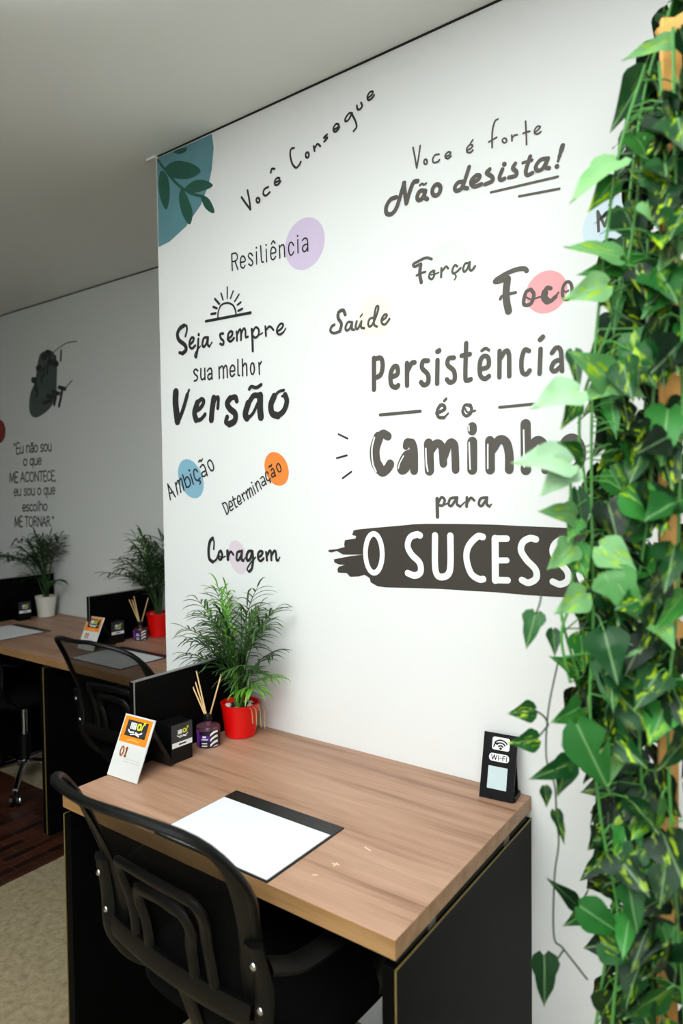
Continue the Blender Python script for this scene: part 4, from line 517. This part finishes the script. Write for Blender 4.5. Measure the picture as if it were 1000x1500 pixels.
def rrect(u0, u1, v0, v1, r): return [(u + r*math.cos(a), v + r*math.sin(a)) for u, v, b0 in ((u1-r, v1-r, 0), (u0+r, v1-r, PI/2), (u0+r, v0+r, PI), (u1-r, v0+r, 3*PI/2)) for a in (b0 + k*PI/12 for k in range(7))]
put = lambda x, y: pt(x, y, .0006); put2 = lambda x, y: pt(x, y, .001)
mb = MB(); fill(mb, rrect(-.018, .022, .106, .134, .005), put, False); st = mb.build('symbol_sticker', WHITEP, pan)
mb = MB()
for r in (.006, .012, .018): ribbon(mb, [(.002 + r*math.cos(a), .110 + r*math.sin(a)) for a in (PI*.22 + k*PI*.56/8 for k in range(9))], .0032, put2)
fill(mb, [(.002 + .003*math.cos(k*PI/6), .110 + .003*math.sin(k*PI/6)) for k in range(12)], put2); ribbon(mb, [(-.014, .112), (-.012, .118), (-.006, .121)], .003, put2); mb.build('wifi_symbol', BLACKCAP, st)
mb = MB(); fill(mb, rrect(-.023, .023, .081, .098, .0075), put, False); st = mb.build('name_sticker', WHITEP, pan)
mb = MB(); x0 = -.0175; k = .0032; z0, z1 = .0845, .0945
for seg in ([(0, z1), (1, z0)], [(1, z0), (2, z1)], [(2, z1), (3, z0)], [(3, z0), (4, z1)], [(5.2, z0), (5.2, z1)], [(6.2, .0895), (7.2, .0895)], [(8.2, z0), (8.2, z1)], [(8.2, z1), (9.9, z1)], [(8.2, .0897), (9.6, .0897)], [(10.9, z0), (10.9, z1)]):
    ribbon(mb, [(x0 + a*k, z) for a, z in seg], .0019, put2)
mb.build('lettering', BLACKCAP, st)
mb = MB(); fill(mb, rrect(-.0225, .0215, .022, .070, .001), put, False); st = mb.build('code_sticker', PALEBLUE, pan)

# ------------------------------------------------------------------ office chairs
def chair(label, loc, rz):
    """origin on the floor under the gas column; faces +y, back at -y"""
    t = thing('office_chair', label, 'office chair', loc, rz, 'black mesh office chairs')
    rec, Hh, wb, wm, wt, r, kc, wb2 = .3557, .4074, .1927, .2006, .2295, .1312, .318, -.154
    zt = .960; by = -.258
    def S(u, h, off=0.0):                                       # u across, h from the top edge down (negative), off = towards the rear
        fl = min(1, max(0, -h/.2)); y = kc*4*(u*u*(1 - .7*fl) + .7*fl*.2*.2) - math.tan(rec)*(h + Hh) + wb2*((h + Hh*.5)/Hh)**2
        return Vector((u, by + y - off, zt + h))
    half = [(0, 0), (wt - r, -.002), (wt - .3*r, -.3*r), (wt, -r), (wt - .01, -Hh*.5), (wm, -Hh*.75), (wb, -Hh*.95), (wb*.6, -Hh)]
    full = half + [(0, -Hh)] + [(-a, c) for a, c in half[::-1][:-1]]
    ol = cr([(a, c, 0) for a, c in full], 5, True)
    mb = MB(); mb.tube([S(q.x, q.y) for q in ol], .0078, 8, True, flat=1.1, up=(0, 1, 0))
    for sgn in (-1, 1):                                         # broad side stiles, fading out towards the top
        side = [q for q in ol if q.x*sgn > 0 and -Hh*.93 < q.y < -.035]; side.sort(key=lambda q: -q.y)
        mb.grid([[S(q.x, q.y, .006), S(q.x - sgn*.5*.036*min(1, (-q.y - .03)/.12), q.y, .009), S(q.x - sgn*.036*min(1, (-q.y - .03)/.12), q.y, .004)] for q in side])
    mb.build('back_frame', PLAST, t, smooth=True)
    # mesh panel inside the frame
    rows = []; uvv = []; nr = 22
    for i in range(nr + 1):
        h = -Hh * (.01 + .98*i/nr); xs = [q.x for a, q in enumerate(ol) for q2 in [ol[(a+1) % len(ol)]] if (q.y - h) * (q2.y - h) <= 0]; wx = max(xs) if xs else .05
        rows.append([S(wx*(j/10 - 1), h, -.002) for j in range(21)]); uvv += [(wx*(j/10 - 1), h) for j in range(21)]
    mb = MB(); mb.grid(rows); mb.build('mesh_panel', MESHF, t, smooth=True, uvs={'UVMap': uvv})
    # lumbar plate: two nested loops rising from a broad bottom bar
    mb = MB(); N = 24
    bar = [[S(wb*1.02*(2*j/N - 1), -Hh*(.955 - .0*j) + dz, .012 + dd) for j in range(N+1)] for dz, dd in ((.034, .0), (.036, .010), (.008, .018), (-.008, .012), (-.010, .0))]
    mb.grid(bar)
    def loop(w0, w1, h0, h1, rad):
        pts = [(-w0, h0), (-w0*.98, (h0 + h1)/2), (-w1, h1 - .035), (-w1 + .012, h1 - .006), (-w1 + .04, h1), (0, h1 + .004), (w1 - .04, h1), (w1 - .012, h1 - .006), (w1, h1 - .035), (w0*.98, (h0 + h1)/2), (w0, h0)]
        mb.tube([S(q.x, q.y, .016) for q in cr([(a, c, 0) for a, c in pts], 5)], rad, 8, flat=.6, up=(0, 1, 0))
    loop(.112, .118, -Hh*.93, -Hh*.47, .013); loop(.066, .074, -Hh*.93, -Hh*.57, .014)
    mb.build('lumbar_support', PLAST, t, smooth=True)
    for sgn in (-1, 1):
        mb = MB(); pts = [S(sgn*.215, -Hh*.58, .012), S(sgn*.222, -Hh*.78, .016), S(sgn*.215, -Hh*1.0, .016), Vector((sgn*.20, by + .06, .47)), Vector((sgn*.17, by + .16, .435))]
        mb.tube(cr(pts, 5), .021, 8, flat=.45, up=(0, 1, 0)); br = mb.build('side_bracket', PLAST, t, smooth=True)
        for h in (-.66, -.86):
            q = S(sgn*.219, Hh*h, .027); mb = MB(); mb.sphere(q, .007, 6, (1, .6, 1)); mb.build('bolt', CHROME, br, smooth=True)
        mb = MB(); pts = [S(sgn*.222, -Hh*.70, .0), (sgn*.245, by + .06, .662), (sgn*.262, by + .17, .668), (sgn*.262, by + .27, .655), (sgn*.255, by + .33, .60), (sgn*.238, by + .31, .51), (sgn*.20, by + .27, .445)]
        mb.tube(cr(pts, 6), .024, 10, flat=.36, up=(0, 0, 1)); mb.build('armrest', PLAST, t, smooth=True)
    # seat cushion
    mb = MB(); prof = [(.0, .0), (.93, .0), (1.0, .018), (1.0, .045), (.95, .066), (.6, .076), (.0, .078)]; rows = []
    for f, z in prof:
        row = []
        for k in range(48):
            a = 2*PI*k/48; cx, sy = math.cos(a), math.sin(a); e = .42
            x = .238*f*math.copysign(abs(cx)**e, cx); y = .232*f*math.copysign(abs(sy)**e, sy)
            row.append((x, y + .01, .435 + z - (.02*max(0, sy)**3 if z > .03 else 0)))
        rows.append(row + [row[0]])
    mb.grid(rows); mb.build('seat', FABRIC, t, smooth=True)
    mb = MB(); mb.box(-.11, .11, -.13, .11, .40, .437); mb.tube([(0, -.1, .41), (0, by + .04, .44), (0, by - .0, .56)], .024, 8, flat=.4, up=(0, 1, 0)); mb.build('tilt_mechanism', PLAST, t, bevel=.004)
    mb = MB(); mb.lathe([(.025, .09), (.025, .24)], n=20); mb.build('column_sleeve', PLAST, t, smooth=True)
    mb = MB(); mb.lathe([(.014, .235), (.014, .405)], n=20); mb.build('gas_column', CHROME, t, smooth=True)
    mb = MB(); mb.lathe([(.03, .075), (.036, .082), (.036, .115), (.028, .122)], n=24); mb.build('hub', CHROME, t, smooth=True)
    for k in range(5):
        a = 2*PI*k/5 + .5; c, s = math.cos(a), math.sin(a)
        mb = MB(); pts = [(c*.03, s*.03, .102), (c*.12, s*.12, .098), (c*.22, s*.22, .084), (c*.29, s*.29, .07)]; mb.tube(pts, [.017, .015, .013, .012], 10, flat=.75); lg = mb.build('base_leg', CHROME, t, smooth=True)
        mb = MB(); cx, cy = c*.285, s*.285
        mb.tube([(cx, cy, .07), (cx, cy, .05)], .007, 8)
        for sg in (-1, 1):
            ax = Vector((-s, c, 0)); ctr = Vector((cx + c*.012, cy + s*.012, .027)); mb.tube([ctr + ax*sg*.008, ctr + ax*sg*.022], .0265, 18)
        mb.build('caster', PLAST, lg, smooth=True)
        mb = MB(); ring = [ctr + (Vector((c, s, 0))*math.cos(q*PI/10) + Vector((0, 0, 1))*math.sin(q*PI/10))*.022 + Vector((-s, c, 0))*.023 for q in range(20)]; mb.tube(ring, .0018, 6, True, up=(-s, c, 0)); mb.build('caster_rim', CHROME, lg, smooth=True)
    return t
c1 = chair('nearest black mesh office chair, pushed up to the nearest desk', (-.414 + math.sin(-.0453)*-.258, -.668 + .258, 0), -.0453)
c2 = copy_tree(c1); c2.location = (-1.50, .25, 0); c2.rotation_euler = (0, 0, .06); c2['label'] = 'second black mesh office chair, in front of the desk behind the nearest one'
c3 = copy_tree(c1); c3.location = (-2.74, .32, 0); c3.rotation_euler = (0, 0, .1); c3['label'] = 'black office chair with chrome star base at the left picture edge'

# ------------------------------------------------------------------ trellis and hanging ivy
IVY = json.loads('{"leaves":[[3754,-3896,20626,3588,-4064,21230,461,0.15,0.1,0.37],[3751,-5027,20148,3240,-5588,19838,296,0.75,0.8,-0.26],[3317,-4474,20221,2988,-5100,19249,489,0.22,0.1,-0.14],[3292,-5156,19041,3594,-5183,18387,588,0.5,0.1,-0.55],[3151,-5520,18644,2759,-6180,18016,470,0.8,0.1,0.6],[3080,-5331,18475,2840,-5651,18018,321,0.5,0.9,-0.32],[3120,-5067,18192,3400,-5100,17538,510,0.3,0.7,0.57],[3198,-5536,17392,2635,-5973,17554,435,0.68,0.6,0.41],[3504,-5538,17991,3683,-5649,17605,323,0.75,0.2,-0.01],[3811,-5332,17604,3650,-5589,17067,357,0.75,0.4,-0.53],[3271,-5238,17334,2742,-5789,17211,356,0.55,0.2,-0.27],[3101,-5744,17016,2654,-6119,16823,396,0.8,0.9,-0.52],[2961,-5719,17065,3159,-5713,16621,244,0.3,1,0.44],[3104,-5245,17098,3119,-5547,16417,252,0.4,0.1,0.47],[3198,-5285,17495,3348,-5242,17054,534,0.5,0.2,-0.58],[3781,-5373,17112,3510,-5700,16534,493,0.48,0,-0.6],[2908,-5424,16166,2939,-5573,16465,306,0.3,0.8,-0.08],[3142,-5639,15793,2761,-6194,16168,487,0.65,0.9,-0.21],[3128,-5649,15828,2809,-5962,15530,313,0.72,0.9,-0.22],[2667,-5717,16239,2807,-5954,15686,231,0.25,0.3,0.24],[2910,-6306,15653,2494,-6819,15433,498,0.92,0.3,0.36],[2777,-5912,15555,2685,-6276,15189,244,0.35,1,-0.22],[3182,-5735,15760,3532,-5565,15575,310,0.72,0.9,0.01],[3779,-5292,16078,3472,-5703,15911,258,0.78,0.7,-0.32],[3056,-5460,15664,3208,-5738,15072,267,0.5,0,0.52],[3749,-5463,15431,3741,-5835,14710,510,0.5,0,0.41],[2797,-5804,14828,2613,-6161,15056,352,0.4,0.7,0.54],[2838,-6393,14775,2327,-6983,14793,548,0.95,0.1,0.52],[2838,-6394,14742,2591,-6751,14367,431,0.93,0.1,-0.31],[3065,-5493,14686,3326,-5421,14169,410,0.45,0.7,0.21],[2727,-5746,14424,2833,-5813,13772,267,0.3,0,-0.04],[2777,-5971,14094,2476,-6472,14186,383,0.7,0.9,0.17],[2791,-5962,14059,2778,-6311,13803,244,0.6,0.9,0.23],[3171,-5683,14184,3313,-5727,13868,400,0.6,0.4,-0.15],[2738,-6013,13730,2507,-6267,13419,383,0.72,0.8,-0.37],[2707,-5913,13704,2921,-6000,13304,387,0.55,0.9,0.36],[3075,-6017,13726,3506,-5947,13437,442,0.75,0.8,0.26],[3221,-6048,13397,3573,-5962,12795,504,0.62,0,0.53],[3153,-6097,13381,3293,-6012,13061,420,0.68,0,0.27],[2913,-6033,13134,2614,-6331,12875,396,0.75,0.8,-0.42],[2224,-5927,12792,2157,-6101,12331,310,0.35,0.1,0.42],[2418,-5796,12570,2502,-5970,12251,200,0.25,0.1,0.06],[2749,-5825,12048,2510,-6179,12313,267,0.4,1,0.55],[3128,-6031,12408,3600,-5940,12494,306,0.78,0.9,-0.12],[3120,-5803,12072,3742,-5716,12282,348,0.45,0.9,-0.1],[3302,-5807,11780,3690,-5672,11563,413,0.45,0.8,0.52],[2803,-5889,12559,2857,-5898,12054,370,0.45,1,-0.21],[2159,-5782,11434,1859,-6004,11383,298,0.32,1,-0.37],[2200,-5767,11042,1889,-6059,10993,316,0.35,0.9,-0.41],[2782,-5819,11603,2540,-6220,11447,356,0.45,0.1,-0.51],[2868,-6254,11504,3239,-6075,10618,544,0.42,0,0.39],[3255,-5740,11227,3214,-6106,10760,261,0.7,0.5,0.03],[2627,-5717,10784,2265,-6257,10668,328,0.28,0.1,-0.01],[2582,-5747,10839,2541,-5960,10392,364,0.3,0.1,-0.47],[2282,-5735,10390,2321,-5768,10112,168,0.2,0.5,-0.27],[2398,-5664,10054,2567,-5762,9675,186,0.2,0.7,-0.53],[2842,-5235,9698,2837,-5610,9625,320,0.15,0.2,-0.37],[2637,-5422,8686,2363,-5844,9190,226,0.15,0,0.51],[2970,-5277,9422,2733,-5498,9194,335,0.18,0.5,-0.02],[2781,-5442,8690,2554,-5812,8587,261,0.25,0.2,0.2],[2865,-6105,9120,3358,-5816,8741,418,0.4,0,-0.2],[2295,-5816,8083,2330,-5895,7406,391,0.16,0,-0.12],[3081,-5967,8665,3477,-5839,8467,400,0.35,0.9,0.28],[3753,-5717,8977,3936,-5789,8489,340,0.45,0,0.23],[3550,-5704,9860,4008,-5501,9494,550,0.2,0.1,-0.59],[3656,-5879,12865,3947,-6037,12558,348,0.7,0.8,-0.42],[3956,-5651,13151,3740,-6114,12749,299,0.55,0.3,-0.36],[3972,-5465,11335,3757,-5984,11034,340,0.25,0.2,-0.34],[3945,-5116,14390,3585,-5532,14182,400,0.35,0.2,0.46],[3443,-4227,21041,3788,-4239,20528,418,0.2,0.1,-0.16],[3960,-5271,16430,3756,-5649,16060,340,0.4,0.6,0.22],[3628,-5498,10526,3924,-5375,10249,331,0.3,0.9,0.53]],"vines":[[[70,-114,19894],[-296,-152,18710],[-536,-206,17042],[-656,-246,15812],[-691,-291,14404],[-683,-342,12821],[-742,-382,11590],[-618,-427,10181],[-413,-470,8858],[-519,-518,7364]],[[199,-215,19873],[278,-260,18480],[339,-307,17001],[89,-347,15787],[21,-391,14396],[-189,-442,12833],[-165,-470,11963],[-128,-512,10658],[30,-554,9352],[-80,-616,7440]],[[229,-507,20102],[245,-578,17919],[307,-637,16072],[245,-692,14394],[185,-740,12884],[70,-778,11710],[108,-835,9947],[249,-908,7679]],[[774,334,21380],[249,284,19822],[-40,222,17893],[-156,183,16698],[-110,133,15133],[-422,85,13664],[-348,38,12191],[-231,-19,10441],[-293,-63,9062],[-593,-129,7041]],[[887,27,21148],[895,-71,18123],[898,-186,14563],[766,-300,11005],[811,-421,7267]],[[1182,949,21835],[608,858,18997],[469,747,15566],[385,652,12624],[442,541,9190],[361,456,6543]],[[1444,545,21713],[1523,376,16446],[1372,224,11745],[1408,66,6855]],[[105,-42,19022],[-212,-105,17068],[-783,-157,15473],[-710,-200,14137],[-944,-231,13161],[-1064,-243,12807],[-860,-269,12003]],[[-961,-286,14583],[-952,-331,13176],[-1100,-351,12562],[-993,-371,11945]]],"thin":[[[-979,135,12127],[-1127,113,11431],[-1163,92,10781],[-1056,80,10407],[-1033,65,9942],[-1009,54,9616],[-1071,39,9151],[-1089,14,8361],[-961,8,8173],[-640,-6,7751]],[[-961,7,8155],[-1084,2,7989],[-1206,-1,7897]],[[-1260,-35,13064],[-1289,-40,12909],[-1346,-44,12773]],[[-1313,113,11434],[-1184,110,11339],[-1130,106,11227]],[[-1271,101,11061],[-1177,105,11172],[-1130,106,11227]],[[-529,-425,10267],[-489,-436,9915],[-303,-459,9209],[-235,-464,9032]]],"bd":[[725,21486],[576,20395],[208,20127],[16,19310],[-82,18674],[-115,18219],[-190,17310],[-332,16857],[-337,16402],[-548,15494],[-523,14584],[-688,13676],[-763,12766],[-774,11856],[-766,10946],[-613,10034],[-624,9124],[-544,8213],[-497,6756]],"ref":[0.329,-0.5105,1.4122],"rv":[0.81134,0.58458],"slat":[[665,500,20312],[507,72,7053],[1148,509,20588],[531,492,20078]]}')
ref = Vector(IVY['ref']); RV = Vector((IVY['rv'][0], IVY['rv'][1], 0)); FV = Vector((-RV.y, RV.x, 0))
rzi = math.atan2(RV.y, RV.x)
org = Vector((ref.x, ref.y, 0))
tr = thing('wooden_trellis', 'orange wooden slat trellis standing behind the ivy at the right picture edge', 'trellis', org, rzi)
def slat(p, q, wd, th=.008):
    mb = MB(); p, q = Vector(p), Vector(q); d = (q - p).normalized(); ax = d.cross(Vector((0, 1, 0))).normalized(); mb.obox((p + q)/2, ax, (0, 1, 0), d, wd/2, th/2, (q - p).length/2); return mb.build('slat', SLAT, tr, bevel=.0015)
for a in (.049, .21, .37): slat((a, .008, 0), (a, .008, 2.06), .027)
for z in (.35, .8, 1.25, 1.7): slat((.03, .017, z), (.39, .017, z), .022)
slat((.03, -.001, 2.03), (.16, -.001, 2.11), .022); slat((.16, -.001, 2.11), (.39, -.001, 2.03), .022)
ivy = thing('hanging_ivy', 'large artificial ivy with variegated leaves trailing down the right picture edge', 'ivy', org, rzi)
LR = [(.0, .10), (.06, .34), (.16, .49), (.27, .50), (.38, .43), (.52, .33), (.68, .21), (.84, .10), (.95, .035), (1.0, .0)]
LR2 = [(.0, .14), (.05, .40), (.14, .50), (.24, .44), (.34, .35), (.46, .32), (.60, .27), (.76, .16), (.90, .06), (1.0, .0)]
def add_leaf(mb, uv, tn, base, tip, wd, roll, tone, var, fold=.28, droop=.12, facing=None, lob=False):
    ax = tip - base; L = ax.length; ax = ax / L
    n = facing - ax * facing.dot(ax); n = n.normalized() if n.length > .05 else ax.orthogonal().normalized()
    n = (Matrix.Rotation(roll, 3, ax) @ n); sd = ax.cross(n); rows = []
    for v, w_ in (LR2 if lob else LR):
        row = []
        for u in (-1, -.5, 0, .5, 1):
            x = u*w_*wd; back = (-.10*L*(abs(u)**1.5)*max(0, 1 - v/.16)) if v < .16 else 0
            z = fold*abs(x) - droop*L*(v - .4)**2 + .03*wd*math.sin(9*v + 3*u)
            row.append(base + ax*(v*L + back) + sd*x + n*z); uv.append((u*w_, v)); tn.append((tone, var))
        rows.append(row)
    mb.grid(rows)
inv = Matrix.Rotation(-rzi, 3, 'Z')
def W2L(p): return inv @ (Vector(p) - org)
rnd = random.Random(21)
BND = [(a/1e4, z/1e4) for a, z in IVY['bd']]
def left_bound(z):
    for (a0, z0), (a1, z1) in zip(BND, BND[1:]):
        if z1 <= z <= z0: return a0 + (a1 - a0)*(z0 - z)/(z0 - z1)
    return BND[0][0] if z > BND[0][1] else BND[-1][0]
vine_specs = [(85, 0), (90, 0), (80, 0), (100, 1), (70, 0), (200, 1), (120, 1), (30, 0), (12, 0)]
for vi, path in enumerate(IVY['vines']):
    P = [Vector((a/1e4, d/1e4, z/1e4)) for a, d, z in path]; C_ = cr(P, 10); vmb = MB(); vmb.tube(C_, .0020, 7)
    mb = MB(); uv, tn = [], []; st = vmb
    cnt, deep = vine_specs[vi]
    for k in range(cnt):
        f = rnd.uniform(0, len(C_) - 1.001); i = int(f); p = C_[i].lerp(C_[i+1], f - i)
        az = rnd.uniform(0, 2*PI); r = rnd.uniform(.012, .05); q = p + Vector((math.cos(az)*r, math.sin(az)*r*.7 + (.03 if deep else 0), rnd.uniform(-.02, .02)))
        L = rnd.uniform(.042, .070); dirn = Vector((math.cos(az)*rnd.uniform(.2, 1), math.sin(az)*.5, rnd.uniform(-1.1, -.15))).normalized(); tip = q + dirn*L
        lb = left_bound(q.z)
        if min(q.x, tip.x) < lb + rnd.uniform(-.002, .012): 
            sh = lb + rnd.uniform(0, .03) - min(q.x, tip.x); q.x += sh; tip.x += sh
        if .012 < (q.x + tip.x)/2 < .088 and q.y < .04 and any(a < q.z < c for a, c in ((1.25, 1.43), (1.08, 1.16), (1.78, 1.84), (1.44, 1.5), (.96, 1.03), (1.94, 1.98), (1.56, 1.6))) and rnd.random() < .93: continue
        tone = rnd.choice([.0, .0, .03, .06, .1, .16]) if deep else rnd.choice([.05, .1, .15, .2, .28, .36, .5])  # deep vines get near-black leaf colours that stand in for shade
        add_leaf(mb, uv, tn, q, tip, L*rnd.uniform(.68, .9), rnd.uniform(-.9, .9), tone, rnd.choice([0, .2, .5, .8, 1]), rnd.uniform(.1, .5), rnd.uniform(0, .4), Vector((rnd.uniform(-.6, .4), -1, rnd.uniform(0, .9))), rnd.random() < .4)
        mid = (p + q)/2 + Vector((0, 0, .006)); st.tube([p, mid, q], .0011, 5)
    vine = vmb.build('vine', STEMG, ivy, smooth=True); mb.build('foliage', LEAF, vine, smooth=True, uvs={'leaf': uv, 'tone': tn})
for path in IVY['thin']:
    P = [Vector((a/1e4, d/1e4, z/1e4)) for a, d, z in path]; mb = MB(); mb.tube(cr(P, 8), .0013, 6); mb.build('tendril', STEMD, ivy, smooth=True)
for k, (bx, by_, bz, tx, ty, tz, w_, tone, var, roll) in enumerate(IVY['leaves']):
    mb = MB(); uv, tn = [], []; a = W2L((bx/1e4, by_/1e4, bz/1e4)); c = W2L((tx/1e4, ty/1e4, tz/1e4))
    add_leaf(mb, uv, tn, a, c, w_/1e4*1.05, roll*.6, tone, var, .22, .18, Vector((-.1, -1, .35)), k % 3 == 1)
    o = mb.build('leaf', LEAF, ivy, smooth=True, uvs={'leaf': uv, 'tone': tn})
